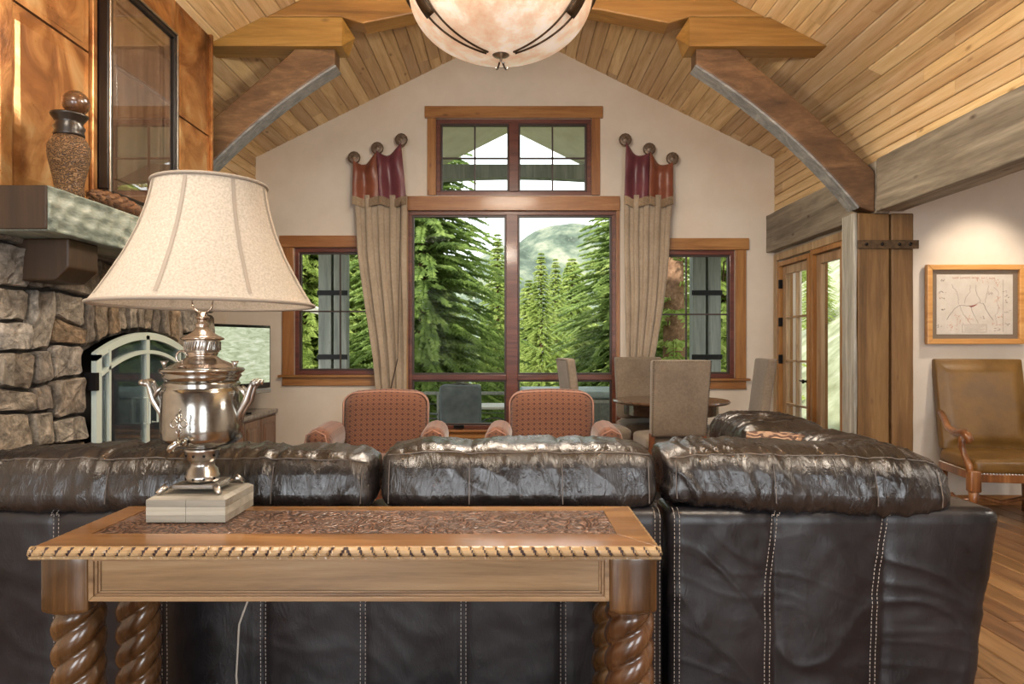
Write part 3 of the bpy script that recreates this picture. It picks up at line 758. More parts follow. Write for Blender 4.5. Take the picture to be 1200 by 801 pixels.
# gooseneck lantern on the right post, pale eave on the left
ln = thing('porch_lantern', 'gooseneck lantern hanging beside the right porch posts', 'lantern', (3.50, 11.2, 2.3))
MB().tube([(.0, 0, .1), (.02, 0, .42), (.14, 0, .5), (.26, 0, .42), (.27, 0, .3)], .014, 8).build('gooseneck', m_bronze, ln, smooth=True)
MB().lathe([(.02, .3), (.10, .22), (.11, .2), (.08, .2), (.06, .06), (0, .05)], 12, (.27, 0, 0)).build('lamp_head', m_bronze, ln, smooth=True)
ev = thing('neighbouring_eave', 'pale sloping eave of a lower roof outside the left side window', 'roof', (-4.1, 12.6, 2.0))
MB().prism([(-.75, .30), (-.5, .42), (.75, -.02), (.72, -.10), (-.5, .20)], -.3, .5).build('fascia', m_soffit, ev)
MB().prism([(-.75, .02), (.30, .02), (.34, .14), (-.75, .22)], -.1, .5).build('rafter_tail', m_extpost, ev)

# ground, hill, mountains
def gz(x, y):
    z = -.9 - .10*max(0, y-12) + .35*nz(x*.15, y*.15)
    z += .85*max(0, x-5.2)*smst(6.5, 9, y)*(1-smst(30, 60, y)) + .12*max(0, -x-6)
    return z
m_ground = noisy('forest_floor', [(.35, (122, 124, 92)), (.5, (150, 152, 122)), (.65, (176, 176, 152))], 1.3, .95, 0, .6, .05, 8)
def gf(u, v):
    x = -45+90*u; y = 6.0 if v == 0 else 6+110*v*v; return (x, y, min(gz(x, y), -.6) if y < 12.5 and abs(x) < 6 else gz(x, y))
g1 = MB().grid(gf, 90, 90).build('ground', m_ground, smooth=True); struct(g1)
m_hill = noisy('forested_hillside', [(.36, (56, 68, 56)), (.47, (82, 94, 80)), (.55, (108, 116, 98)), (.68, (146, 144, 126))], .09, .95, 0, .8, 3.0, 12)
def hill(name, y0, prof, dy, m):
    def hf(u, v):
        x = -260+520*u; z = prof(x)
        return (x, y0+dy*v, -30 + (z+30)*smst(0, 1, v) + 3.5*nz(x*.03, v*3, 2)+1.6*nz(x*.12, v*9, 4))
    return struct(MB().grid(hf, 180, 40).build(name, m, smooth=True))
def pA(x):   # right mountain, peak near column 650
    c = px(655, 330); return 1.35+ 52*math.exp(-((x-c)/62)**2) + 46*math.exp(-((x-c-90)/60)**2) + 3*nz(x*.03)
def pB(x):
    c = px(588, 330); return 1.35+ 50*math.exp(-((x-c)/36)**2) + 10*nz(x*.02, 5)
hill('mountain_right', 210, pA, 120, m_hill); hill('mountain_left', 185, lambda x: pB(x)*.92, 130, m_hill)

# spruces
m_needle = noisy('spruce_needles', [(.3, (108, 128, 58)), (.5, (152, 168, 84)), (.7, (196, 204, 128))], 1.6, .7, 0, .0, .01, 5, rnd=True)
m_needle2 = noisy('dark_spruce_needles', [(.3, (84, 106, 52)), (.5, (128, 150, 76)), (.7, (170, 186, 110))], 1.6, .7, 0, .0, .01, 5, rnd=True)
def leafy(m):
    t = m.node_tree; b = t.nodes['Principled BSDF']; o = t.nodes['Material Output']
    tl = t.nodes.new('ShaderNodeBsdfTranslucent'); mx = t.nodes.new('ShaderNodeMixShader'); mx.inputs[0].default_value = .4
    t.links.new(b.inputs['Base Color'].links[0].from_socket, tl.inputs['Color'])
    t.links.new(b.outputs[0], mx.inputs[1]); t.links.new(tl.outputs[0], mx.inputs[2]); t.links.new(mx.outputs[0], o.inputs[0])
leafy(m_needle); leafy(m_needle2)
m_bark = noisy('spruce_bark', [(.3, (96, 66, 48)), (.6, (150, 112, 86)), (.75, (176, 150, 128))], 14, .9, 0, .8, .02, rnd=True)
def spruce_mesh(h, r, levels, per, sub, rg, skip=0.05, droop=.35, tw=.16, base=.06):
    """needle sprays: each branch is a spine carrying short flat twigs to both sides"""
    V, F = [], []
    for L in range(levels):
        t = (L+.5*rg.random())/levels; z = h*(base+(1-base)*t)
        br = r*(1-t)**.8*(.8+.4*rg.random())+.06
        for b in range(per):
            if rg.random() < skip: continue
            an = 2*pi*(b+rg.random()*.8)/per + L*.7
            ca, sa = cos(an), sin(an); ln_ = br*(.7+.45*rg.random()); dr = droop*(.6+.8*rg.random())
            rise = .12+.25*t
            for q in range(sub):
                f = (q+1)/sub
                d = ln_*f; zz = z + rise*ln_*f*.5 - dr*ln_*f*f
                for side in (-1, 1, 0):
                    wl = tw*(1.25-f*.65)*(.7+.6*rg.random())*min(1.6, .6+ln_*.5)
                    a2 = an + side*(.75+.3*rg.random())
                    c2, s2 = cos(a2), sin(a2)
                    x0, y0, z0 = ca*d, sa*d, zz
                    x1, y1, z1 = x0+c2*wl, y0+s2*wl, zz - wl*(.1+.5*rg.random())
                    ww = wl*.22
                    i = len(V)
                    V += [(x0-s2*ww*.6, y0+c2*ww*.6, z0), (x0+s2*ww*.6, y0-c2*ww*.6, z0-.02), (x1, y1, z1), (x0*.5+x1*.5, y0*.5+y1*.5, (z0+z1)/2+ww*1.3)]
                    F += [(i, i+1, i+2), (i, i+2, i+3)]
    return V, F
rg = random.Random(5)
protos = []
for (h, r, lv, pe, sb, tw) in ((7.0, 1.5, 64, 13, 14, .12), (8.0, 1.25, 70, 12, 12, .12), (6.5, 1.9, 60, 14, 16, .13)):
    V, F = spruce_mesh(h, r, lv, pe, sb, rg, tw=tw)
    me = bpy.data.meshes.new('foliage'); me.from_pydata(V, [], F); me.materials.append(m_needle); protos.append((me, h))
V, F = spruce_mesh(9.0, 2.7, 62, 15, 30, rg, tw=.12, droop=.3, skip=.12); men = bpy.data.meshes.new('foliage'); men.from_pydata(V, [], F); men.materials.append(m_needle2)
def spruce(x, y, h, label, group=None, pr=0, me=None, trunk_r=None, zbase=None):
    z = gz(x, y) if zbase is None else zbase
    t = thing('spruce_tree', label, 'tree', (x, y, z-.1), rg.random()*6.28, group)
    m_, ph = protos[pr] if me is None else (me, 9.0)
    k_ = h/ph
    f = bpy.data.objects.new('foliage', m_); C.objects.link(f); f.parent = t; f.scale = (k_*1.0, k_*1.0, k_)
    tr_ = trunk_r or .02*h
    MB().tube([(0, 0, -.3), (0, 0, h*.4), (0, 0, h*.98)], [tr_, tr_*.7, .01], 8).build('trunk', m_bark, t, smooth=True)
    return t
spruce(px(496, 15), 15, 9.4, 'big near spruce with dark layered boughs filling the left pane', me=men, zbase=-1.6)
spruce(px(735, 15.5), 15.5, 8.6, 'near spruce with reaching boughs at the right edge of the right pane', me=men, zbase=-2.4)
spruce(px(634, 24), 24, 7.2, 'slender pointed spruce standing up in front of the mountain', pr=1, zbase=pz(292, 24)-7.2)
spruce(px(583, 26), 26, 9, 'tall narrow spruce against the centre mullion', pr=1, zbase=pz(270, 26)-9)
spruce(px(676, 17), 17, 3.6, 'small bright young spruce low in the right pane', pr=0, zbase=pz(385, 17)-3.6)
spruce(px(385, 17), 17, 9.5, 'spruce behind the left porch posts', pr=2)
spruce(px(354, 15.5), 15.5, 8.8, 'leafy spruce between left window edge and porch posts', pr=0)
spruce(px(425, 19), 19, 10, 'spruce glimpsed between porch posts and left curtain', pr=1)
spruce(px(851, 17), 17, 9, 'pale spruce right of the right porch posts', pr=0)
V, F = spruce_mesh(9.0, 1.5, 40, 8, 14, rg, tw=.14, droop=.5, skip=.45); mes = bpy.data.meshes.new('foliage'); mes.from_pydata(V, [], F); mes.materials.append(m_needle)
bigt = spruce(px(790, 13.2), 13.2, 10, 'near spruce with thick scaly reddish trunk outside the right side window', me=mes, trunk_r=.27)
spots = []
for i in range(900):
    y = rg.uniform(19, 46); x = rg.uniform(-.62, .60)*y
    if len(spots) > 42 or any((x-a)**2+(y-b)**2 < 3.1**2 for a, b in spots + [(px(496, 15), 15), (px(735, 15.5), 15.5), (px(634, 24), 24), (px(583, 26), 26), (px(676, 17), 17), (px(385, 17), 17), (px(354, 15.5), 15.5), (px(425, 19), 19), (px(851, 17), 17)]): continue
    topz = pz(rg.uniform(296, 345), y)
    if abs(x/y*800+597-634) < 14 and y < 26: continue
    h = max(5.0, min(12, topz - gz(x, y)))
    if h == 12: continue
    spots.append((x, y))
    c = 597+800*x/y
    nm_ = 'through the left side window' if c < 478 else 'in the left tall pane' if c < 600 else 'in the right tall pane' if c < 722 else 'through the right side window'
    spruce(x, y, topz-gz(x, y)+.0 if topz-gz(x, y) > 3 else 4, 'yellow green spruce in the dense forest seen '+nm_, 'forest spruces seen '+nm_, pr=i % 3)
# right: light slope seen through the doors
for i in range(1):
    y = 26+i*3.2; x = 8.0+i*2.0
    spruce(x, y, 5.5, 'spruce on the bright slope outside the glazed doors', None, pr=i % 3)

# ------------------------------------------------------------------ black leather sectional sofa
def fold(p, ax, k, sharp=3, off=0.0):
    """sharp-crested soft folds running across direction ax"""
    q = p.dot(ax)*k
    n_ = nz(q + 1.6*nz(p.x*3, p.y*3, p.z*3+off), p.x*1.3+off, p.z*1.3+p.y)
    return (1-min(1, abs(n_)*2.2))**sharp
sofa = thing('sectional_sofa', 'large black leather sectional sofa seen from behind, beyond the carved console table', 'sofa', (-.1, 3.0, 0))
so = Vector(sofa.location)
def ins(mb): mb.v = [tuple(Vector(p)-so) for p in mb.v]; return mb
SB = 2.46      # rear face of the sofa
seamL = [px(q, SB) for q in (65, 192, 308, 425, 543, 660)]
seamR = [px(q, SB) for q in (908, 1030)]
def slant(P):   # outer end flares outwards towards the top
    k = smst(1.2, 1.72, P.x); return Vector((P.x + k*(.02+.13*(P.z/.75)), P.y, P.z))
def back_disp(seams, wrk):
    def f(p, n):
        v = 0
        if n.y < -.4 or n.z > .4:
            d = min([abs(p.x-s) for s in seams] + [9])
            v += -.007*math.exp(-(d/.018)**2) + .010*(1-math.exp(-(d/.10)**2))
        if n.y < -.4:
            a = Vector((.45, 0, .9)); fz = smst(.72, .55, p.z)*.8+.2
            v += wrk*fz*(.007*fold(p, a, 5.5, 2) + .002*fold(p, Vector((.3, 0, 1)), 12, 3, 4))
            v += .006*nz(p.x*3, p.z*3) + .002*nz(p.x*14, p.z*14)
        return v
    return f
ins(MB().rbox(-2.05, .550, SB, SB+.24, .06, .755, .04, (190, 10, 56), back_disp(seamL, .25))).build('back_frame', m_sofa_base, sofa, smooth=True)
ins(MB().rbox(.578, 1.63, SB, SB+.24, .06, .755, .04, (110, 10, 70), back_disp(seamR, 1.0), slant)).build('back_frame', m_sofa_base, sofa, smooth=True)
def seam_strip(mb, path, off=.004):
    for (dx) in (-.009, .009):
        # rows of single stitches
        L = 0; pts = [Vector(q) for q in path]
        for a, b in zip(pts[:-1], pts[1:]):
            seg = (b-a).length; n_ = max(1, int(seg/.0125))
            for i in range(n_):
                p = a+(b-a)*((i+.2)/n_); q = a+(b-a)*((i+.75)/n_)
                mb.tube([(p.x+dx, p.y, p.z), (q.x+dx, q.y, q.z)], .0013, 4)
    return mb
def back_seam(x, f, bend=0, sl=False):
    pts = []
    for i in range(24):
        z = .07+.675*i/23; P = Vector((x, SB, z)); 
        X = x + bend*(1-smst(.45, .75, z))*1.0
        d = f(Vector((X, SB, z)), Vector((0, -1, 0)))
        y = SB-d-.003
        pts.append(slant(Vector((X, y, z))) if sl else Vector((X, y, z)))
    for i in range(6):
        a = pi/2*i/5; pts.append(Vector((pts[23].x + (0 if not bend else .02*i/5), SB+.04*(1-cos(a))-.010, .74+.022*sin(a))))
    return pts
fL, fR = back_disp(seamL, .25), back_disp(seamR, 1.0)
def seam_obj(x, f, bend, sl):
    ins(seam_strip(MB(), back_seam(x, f, bend, sl))).build('stitching', m_thread, sofa)
for x in seamL: seam_obj(x, fL, 0, False)
for x in seamR: seam_obj(x, fR, -.03, True)
seam_obj(.530, fL, 0, False); seam_obj(.60, fR, 0, True)
# sofa end, turning the corner: long return of the L along the right
def wd(p, n): return .008*nz(p.x*4, p.y*4, p.z*4)+(.006*fold(p, Vector((0, .5, .8)), 7, 3) if n.x > .3 else 0)
ins(MB().rbox(1.46, 1.645, SB+.22, 4.30, .06, .74, .04, (8, 60, 30), wd, slant)).build('side_frame', m_sofa_base, sofa, smooth=True)
# seats
def sd(p, n): return .014*nz(p.x*3, p.y*3, p.z*2)+.004*fold(p, Vector((.6, .6, 0)), 9, 3)
ins(MB().rbox(-2.05, 1.46, SB+.22, 3.42, .06, .30, .03, (40, 12, 4))).build('seat_base', m_sofa_base, sofa, smooth=True)
ins(MB().rbox(.55, 1.46, 3.42, 4.30, .06, .30, .03, (10, 12, 4))).build('seat_base', m_sofa_base, sofa, smooth=True)
for (a, b, c, d) in ((-2.0, -1.15, 2.72, 3.44), (-1.14, -.30, 2.72, 3.44), (-.29, .56, 2.72, 3.44), (.57, 1.45, 2.72, 3.44), (.60, 1.45, 3.45, 4.08)):
    ins(MB().rbox(a, b, c, d, .29, .47, .07, (16, 14, 4), sd)).build('seat_cushion', m_sofa, sofa, smooth=True)
def ad(p, n): return .01*nz(p.x*4, p.y*4, p.z*4)
ins(MB().rbox(.60, 1.60, 4.08, 4.34, .06, .63, .09, (20, 4, 12), ad)).build('armrest', m_sofa_base, sofa, smooth=True)
ins(MB().rbox(-2.28, -2.03, 2.60, 3.44, .06, .63, .09, (4, 18, 12), ad)).build('armrest', m_sofa_base, sofa, smooth=True)
for x, y in ((-1.95, 2.52), (.45, 2.52), (.68, 2.52), (1.55, 2.54), (1.52, 4.2), (-1.95, 3.35), (.68, 4.2)):
    ins(MB().lathe([(.03, 0), (.034, .03), (.028, .065)], 12, (x, y, 0))).build('foot', m_black, sofa)

# back cushions: puffy, creased
def cush(x0, x1, y0, y1, z0, z1, r, seams, seed, fold_amp=1.0, sx=(110, 14, 26), axis=0, warp=None, slopez=0.0, name='back_cushion'):
    c = Vector(((x0+x1)/2, (y0+y1)/2, (z0+z1)/2)); hx, hz = (x1-x0)/2, (z1-z0)/2
    def f(p, n):
        u = (p[axis]-c[axis])/((x1-x0)/2 if axis == 0 else (y1-y0)/2)
        e = 1-min(1, abs(u))
        v = .022*(smst(0, .35, e)) - .012
        d = min([abs(p[axis]-s) for s in seams] + [9])
        v += -.006*math.exp(-(d/.008)**2) - .002*math.exp(-(d/.04)**2)
        # folds radiate from end seams and vertical seams
        A = Vector((.85, .2, .55)) if axis == 0 else Vector((.2, .9, .45))
        pinch = .35 + .9*math.exp(-((e)/.22)**2) + .9*math.exp(-(d/.16)**2)*0.6
        B = Vector((.95, .1, .35)) if axis == 0 else Vector((.1, .95, .3))
        zc = abs((p.z-c.z)/hz)
        v += fold_amp*pinch*(.010*fold(p, A, 8, 2, seed) + .005*fold(p, Vector((.7 if axis == 0 else .2, .5, -.5)), 14, 2, seed+3))
        v += fold_amp*.0055*(.25+zc)*fold(p, B, 22, 2, seed+7)
        v += .010*nz(p.x*3+seed, p.y*3, p.z*3) + .003*nz(p.x*11, p.y*11, p.z*11+seed)
        if n.z > .5: v += .006*nz(p.x*8, p.y*8, seed)
        return v
    def wz_(P):
        P = Vector(P); t = (P.z-z0)/(z1-z0)
        if axis == 0: P.y += .05*t*t    # leans back
        else: P.x += -.03*t
        P.z += slopez*(P.x-c.x)
        return warp(P) if warp else P
    mb = MB().rbox(x0, x1, y0, y1, z0, z1, r, sx, f, wz_)
    o = ins(mb).build(name, m_sofa, sofa, smooth=True)
    # stitched seams following the surface
    def face(x, z, n):
        P = Vector((x, y0, z)); return wz_(P+n*(f(P, n)+.0015))
    if axis == 0:
        ST = MB()
        zt = z1-r*.62
        pts = []
        for i in range(60):
            x = x0+r*.6+(x1-x0-r*1.2)*i/59; nn = Vector((0, -.75, .66)); P = Vector((x, y0+r*.26, z1-r*.34))
            pts.append(wz_(P+nn*(f(P, nn)+.001)))
        ST.tube(pts, .0022, 5)
        for s in [x0+r*.75, x1-r*.75] + [q for q in seams if q > x0]:
            pts = []
            for i in range(14):
                z = z0+r*.5+(z1-r*.6-z0-r*.5)*i/13; nn = Vector((0, -1, 0)); P = Vector((s, y0, z)); pts.append(wz_(P+nn*(f(P, nn)+.0005)))
            ST.tube(pts, .0022, 5)
        ins(ST)
        st = ST.build('welt_seam', m_welt, o)
    return o
m_welt = plain('worn_grey_piping', (96, 88, 82), .5)
cush(-2.02, px(438, 2.46), 2.452, 2.74, .752, .948, .062, [px(318, 2.46), -1.45], 1.0, 1.0, (170, 14, 22))
cush(px(440, 2.46), px(776, 2.46), 2.452, 2.76, .752, .972, .062, [px(659, 2.46)-.0, px(550, 2.46)], 5.0, .55)
cush(px(778, 2.46), 1.60, 2.452, 2.76, .752, .955, .065, [px(907, 2.46), px(1025, 2.46)], 9.0, 1.25, slopez=-.03)
cush(1.40, 1.69, 2.75, 3.42, .735, .92, .085, [3.1], 12.0, 1.5, (16, 70, 22), axis=1)
cush(1.20, 1.66, 3.36, 4.10, .70, .945, .11, [3.75], 15.0, 1.6, (26, 70, 26), axis=1)

tp = thing('throw_pillow', 'small brown patterned pillow tucked in the sofa corner', 'pillow', (1.27, 3.28, .80), radians(-30))
m_pil = NT('swirled_brocade'); v_ = m_pil.coord((1, 1, 1), rnd=False)
wv = m_pil.n('ShaderNodeTexWave', {'Vector': v_, 'Scale': 16.0, 'Distortion': 9.0, 'Detail': 1.0, 'Detail Scale': 1.2}, wave_type='RINGS').outputs[1]
m_pil.set(Base_Color=m_pil.ramp(wv, [(.3, srgb((74, 50, 40))), (.6, srgb((150, 122, 100)))]), Roughness=.8, Normal=m_pil.bump(wv, .5, .006)); m_pil = m_pil.mat
pm_ = MB()
def pf(sg):
    def g(u, v):
        a, b = 2*u-1, 2*v-1; e = (1-a**4)*(1-b**4)
        return (a*.14*(1-.05*b*b), sg*.06*max(0, e)**.5, b*.14*(1-.05*a*a))
    return g
pm_.grid(pf(-1), 16, 12); pm_.grid(lambda u, v: pf(1)(1-u, v), 16, 12)
pc = pm_.build('cover', m_pil, tp, smooth=True); pc.rotation_euler = (radians(-18), 0, 0)

# ------------------------------------------------------------------ console table
m_con = wood('console_wood', [(82, 54, 26), (124, 86, 46), (158, 118, 70)], 'X', 7, .28, var=.03, coat=.5, knots=.15, bump=.15)
m_con_v = wood('console_leg_wood', [(48, 30, 16), (84, 56, 32), (126, 92, 58)], 'Z', 8, .26, var=.03, coat=.5, bump=.15)
m_con_f = wood('pale_frieze_wood', [(104, 80, 54), (146, 118, 84), (172, 146, 110)], 'X', 8, .35, var=.03, coat=.2, bump=.2)
m_notch = plain('dark_carved_groove', (40, 22, 26), .5)
tb = thing('console_table', 'long carved wooden console table with twisted legs and tooled leather top', 'table', (-.45, 2.1, 0))
to = Vector(tb.location)
def it(mb): mb.v = [tuple(Vector(p)-to) for p in mb.v]; return mb
TX0, TX1, TY0, TY1, TZ = -1.315, .415, 1.864, 2.353, .80
# frame of the top (four mitred boards) and inset
ix0, ix1, iy0, iy1 = -1.225, .315, 2.00, 2.29
b_ = .012
for q in ([(TX0+b_, TY0+b_), (TX1-b_, TY0+b_), (ix1, iy0), (ix0, iy0)], [(TX1-b_, TY0+b_), (TX1-b_, TY1-b_), (ix1, iy1), (ix1, iy0)], [(TX1-b_, TY1-b_), (TX0+b_, TY1-b_), (ix0, iy1), (ix1, iy1)], [(TX0+b_, TY1-b_), (TX0+b_, TY0+b_), (ix0, iy0), (ix0, iy1)]):
    it(MB().prism(q, TZ-.022, TZ, 'Z')).build('top_board', m_con, tb, bevel=.0004)
nt = NT('tooled_leather'); v_ = nt.coord((1, 1, 1), rnd=False)
n0 = nt.n('ShaderNodeTexNoise', {'Vector': v_, 'Scale': 9.0, 'Detail': 2.0}).outputs['Color']
vv = nt.n('ShaderNodeVectorMath', {0: n0, 1: (.32, .32, .32)}, operation='MULTIPLY').outputs[0]
vv = nt.n('ShaderNodeVectorMath', {0: v_, 1: vv}, operation='ADD').outputs[0]
wv = nt.n('ShaderNodeTexWave', {'Vector': vv, 'Scale': 15.0, 'Distortion': 5.0, 'Detail': 2.0, 'Detail Scale': 2.0}, wave_type='RINGS').outputs[1]
nt.set(Base_Color=nt.ramp(wv, [(.2, srgb((54, 36, 28))), (.75, srgb((110, 80, 62)))]), Roughness=.36, Normal=nt.bump(wv, .8, .006)); m_tool = nt.mat
it(MB().box(ix0, ix1, iy0, iy1, TZ-.02, TZ-.003)).build('leather_inset', m_tool, tb)
# carved rope edge
def edge(mb, p0, p1, nrm, flipmid):
    p0, p1 = Vector(p0), Vector(p1); d = (p1-p0); L = d.length; d.normalize(); nn = Vector(nrm)
    K = int(L/.034); nu = K*8; nvv = 8
    base = len(mb.v)
    prof = [(0.0, 0), (.006, -.002), (.013, -.008), (.016, -.015), (.016, -.021), (.012, -.026), (.012, -.033), (.004, -.036), (-.02, -.036)]
    vs = []; fs = []; ms = []
    for i in range(nu+1):
        s = i/nu*L
        for j, (o, z) in enumerate(prof):
            ph = s/.034; sl_ = (-(z)/.030)*(.5 if (s < L/2 or not flipmid) else -.5)
            fr = abs(((ph+sl_) % 1)-.5); dep = 0
            if 1 <= j <= 5: dep = .0045*smst(.22, .05, fr)
            vs.append(p0+d*s+nn*(o-b_ - dep)+Vector((0, 0, z)))
    m = len(prof)
    for i in range(nu):
        for j in range(m-1):
            s = (i+.5)/nu*L; z = (prof[j][1]+prof[j+1][1])/2
            sl_ = (-(z)/.030)*(.5 if (s < L/2 or not flipmid) else -.5)
            fr = abs(((s/.034+sl_) % 1)-.5)
            fs.append((i*m+j, i*m+j+1, (i+1)*m+j+1, (i+1)*m+j)); ms.append(1 if (fr < .09 and 1 <= j <= 4) else 0)
    mb.v += [tuple(v) for v in vs]; mb.f += [tuple(k+base for k in f) for f in fs]; mb.m += ms
eb = MB()
edge(eb, (TX0, TY0, TZ), (TX1, TY0, TZ), (0, -1, 0), True)
edge(eb, (TX1, TY0, TZ), (TX1, TY1, TZ), (1, 0, 0), False)
edge(eb, (TX0, TY1, TZ), (TX0, TY0, TZ), (-1, 0, 0), False)
edge(eb, (TX1, TY1, TZ), (TX0, TY1, TZ), (0, 1, 0), True)
it(eb).build('carved_edge', [m_con_f2 if False else m_con_f, m_notch], tb, smooth=False)
it(MB().box(TX0+.02, TX1-.02, TY0+.02, TY1-.02, TZ-.036, TZ-.022)).build('sub_top', m_con, tb)
FY = 1.912
zf0, zf1 = pz(703, FY), TZ-.036
lx = (-1.24, .345); bw = .066      # corner block centres
for x in lx:
    for y in (FY-.010+bw, 2.285):
        def bd(p, n): return (.012*max(0, 1-((p.x-x)/.07)**2) if abs(n.y) > .5 else 0)
        bk = it(MB().rbox(x-bw, x+bw, y-bw, y+bw, pz(717, FY-.012), zf1, .008, (8, 8, 3), bd)).build('corner_block', m_con_v, tb, smooth=True)
        def tw(a, z, x=x):
            ph = a + z*2*pi/.235
            return .80+.20*abs(cos(1.5*ph))**.55
        zt = pz(717, FY-.012)
        prof = []
        for i in range(100):
            z = .12+(zt-.12)*i/99; prof.append((.071, z))
        mb = MB(); n_ = 42; vs = []
        for (r, z) in prof:
            e = smst(zt+.005, zt-.03, z)*smst(.115, .16, z)
            for k in range(n_):
                a = 2*pi*k/n_; ph = a - z*2*pi/.225
                rr = r*(.74+.26*(abs(sin(1.5*ph)))**.6*(e)+.10*(1-e))
                vs.append((x+rr*cos(a), y+rr*sin(a), z))
        fs = [(i*n_+k, i*n_+(k+1) % n_, (i+1)*n_+(k+1) % n_, (i+1)*n_+k) for i in range(99) for k in range(n_)]
        lg = it(MB().add(vs, fs)).build('twisted_leg', m_con_v, tb, smooth=True)
        it(MB().lathe([(.03, 0), (.06, .01), (.07, .035), (.062, .06), (.045, .075), (.055, .09), (.055, .12)], 24, (x, y, 0))).build('bun_foot', m_con_v, tb, smooth=True)
for (y0, y1, sg) in ((FY, FY+.02, 1), (2.318, 2.338, -1)):
    xa, xb = lx[0]+bw, lx[1]-bw
    ap = it(MB().box(xa, xb, y0+.006, y1+.006, zf0, zf1)).build('frieze_board', m_con_f, tb)
    yf = y0+.006 if sg > 0 else y1+.006
    for k_, (o, t_, w_) in enumerate(((.0, .017, .014), (.014, .011, .008), (.022, .006, .006))):
        mo = MB()
        def ring(x0, x1, z0, z1, w__, t):
            mo.prism([(x0, z0), (x1, z0), (x1-w__, z0+w__), (x0+w__, z0+w__)], min(yf, yf-sg*t), max(yf, yf-sg*t))
            mo.prism([(x0, z1), (x1, z1), (x1-w__, z1-w__), (x0+w__, z1-w__)], min(yf, yf-sg*t), max(yf, yf-sg*t))
            mo.prism([(x0, z0), (x0+w__, z0+w__), (x0+w__, z1-w__), (x0, z1)], min(yf, yf-sg*t), max(yf, yf-sg*t))
            mo.prism([(x1, z0), (x1-w__, z0+w__), (x1-w__, z1-w__), (x1, z1)], min(yf, yf-sg*t), max(yf, yf-sg*t))
        ring(xa+o, xb-o, zf0+o*.9, zf1-o*.5, w_, t_)
        it(mo).build('frieze_moulding', m_con_f, ap, bevel=.002)
for x in lx: it(MB().box(x-.012, x+.012, FY+.13, 2.22, zf0, zf1)).build('side_apron', m_con_f, tb)

# ------------------------------------------------------------------ samovar lamp
LX, LY = -1.012, 2.25
lp = thing('table_lamp', 'silver samovar made into a table lamp with a big cream bell shade', 'lamp', (LX, LY, TZ))
sc_ = LY/800
Z = lambda y: (CH + (405-y)*sc_) - TZ
W = lambda hw: hw*sc_
m_plinth = wood('whitewashed_wood', [(112, 108, 98), (148, 142, 130), (172, 168, 156)], 'X', 8, .4, var=0, bump=.2)
m_plinth2 = wood('whitewashed_wood_light', [(150, 144, 130), (180, 174, 160), (198, 194, 182)], 'X', 9, .4, var=0, bump=.2)
bx0, bx1 = px(171, 2.126)-LX, px(264, 2.126)-LX; by0, by1 = 2.126-LY, 2.36-LY
ly = [(.0, .022, m_plinth, 0), (.022, .047, m_plinth2, 0), (.047, .070, m_plinth, 0)]
for (a, b, m, i) in ly: MB().box(bx0, (bx0+bx1)/2-.0006, by0, by1, a+.0004, b).box((bx0+bx1)/2+.0006, bx1, by0, by1, a+.0004, b).build('plinth_layer', m, lp)
MB().add([(bx0, by0, .070), (bx1, by0, .070), (bx1, by1, .070), (bx0, by1, .070), (bx0+.014, by0+.014, .079), (bx1-.014, by0+.014, .079), (bx1-.014, by1-.014, .079), (bx0+.014, by1-.014, .079)],
         [(0, 1, 5, 4), (1, 2, 6, 5), (2, 3, 7, 6), (3, 0, 4, 7), (4, 5, 6, 7)]).build('plinth_top', m_plinth, lp)
# square silver foot with little paws
z0_, z1_ = .080, Z(563)
ft = MB(); a, b = .086, .068
ft.box(-b, b, -b, b, z1_-.012, z1_)
ft.add([(-a, -a, z0_+.016), (a, -a, z0_+.016), (a, a, z0_+.016), (-a, a, z0_+.016), (-b, -b, z1_-.012), (b, -b, z1_-.012), (b, b, z1_-.012), (-b, b, z1_-.012)], [(0, 1, 5, 4), (1, 2, 6, 5), (2, 3, 7, 6), (3, 0, 4, 7)])
fo_ = ft.build('square_foot', m_pewter, lp, bevel=.002)
for i in (-1, 1):
    for j in (-1, 1): MB().tube([(i*.078, j*.078, z0_+.024), (i*.090, j*.090, z0_+.012), (i*.098, j*.098, z0_+.004)], [.012, .010, .008], 8).build('paw', m_pewter, fo_, smooth=True)
stem = MB().lathe([(0, z1_)] + [(W(h), Z(y)) for y, h in ((562, 19), (556, 19), (555, 18), (549, 17), (546, 14), (542, 13), (538, 15), (536, 18.5), (528, 18.5), (526, 20), (523, 17))], 40).build('pierced_stem', m_pewter, lp, smooth=True)
hl = MB()
for i in range(10):
    for zz, rr in ((Z(532), W(18.6)), (Z(558.5), W(19.1))):
        an = 2*pi*(i+.3)/10; hl.lathe([(.0045, 0), (.004, .0016), (0, .002)], 8, T=RT((rr*cos(an), rr*sin(an), zz), ry=pi/2, rz=an))
hl.build('vent_holes', m_black, stem)
MB().lathe([(W(h), Z(y)) for y, h in ((523, 17), (522, 26), (518, 38), (514, 43.5), (510, 45), (500, 45), (458, 44), (455, 42), (452, 40.5), (449, 42), (446, 40))], 72).build('samovar_body', m_silver, lp, smooth=True)
MB().lathe([(W(h), Z(y)) for y, h in ((447, 40), (443, 41), (440, 43.5), (438, 42), (435, 46), (433, 47), (431, 45), (430, 38)) ], 64).build('rim', m_silver, lp, smooth=True)
lid = MB().lathe([(W(h), Z(y)) for y, h in ((432, 43), (430, 38), (427, 34), (424, 28), (421, 21), (418, 17), (416, 16), (414, 17.5), (412, 17))], 56).build('domed_lid', m_silver_warm, lp, smooth=True)
gal = MB().lathe([(W(h), Z(y)) for y, h in ((413, 17), (411, 19), (399.5, 19), (397.5, 18))], 48).build('gallery', m_pewter, lp, smooth=True)
gb = MB()
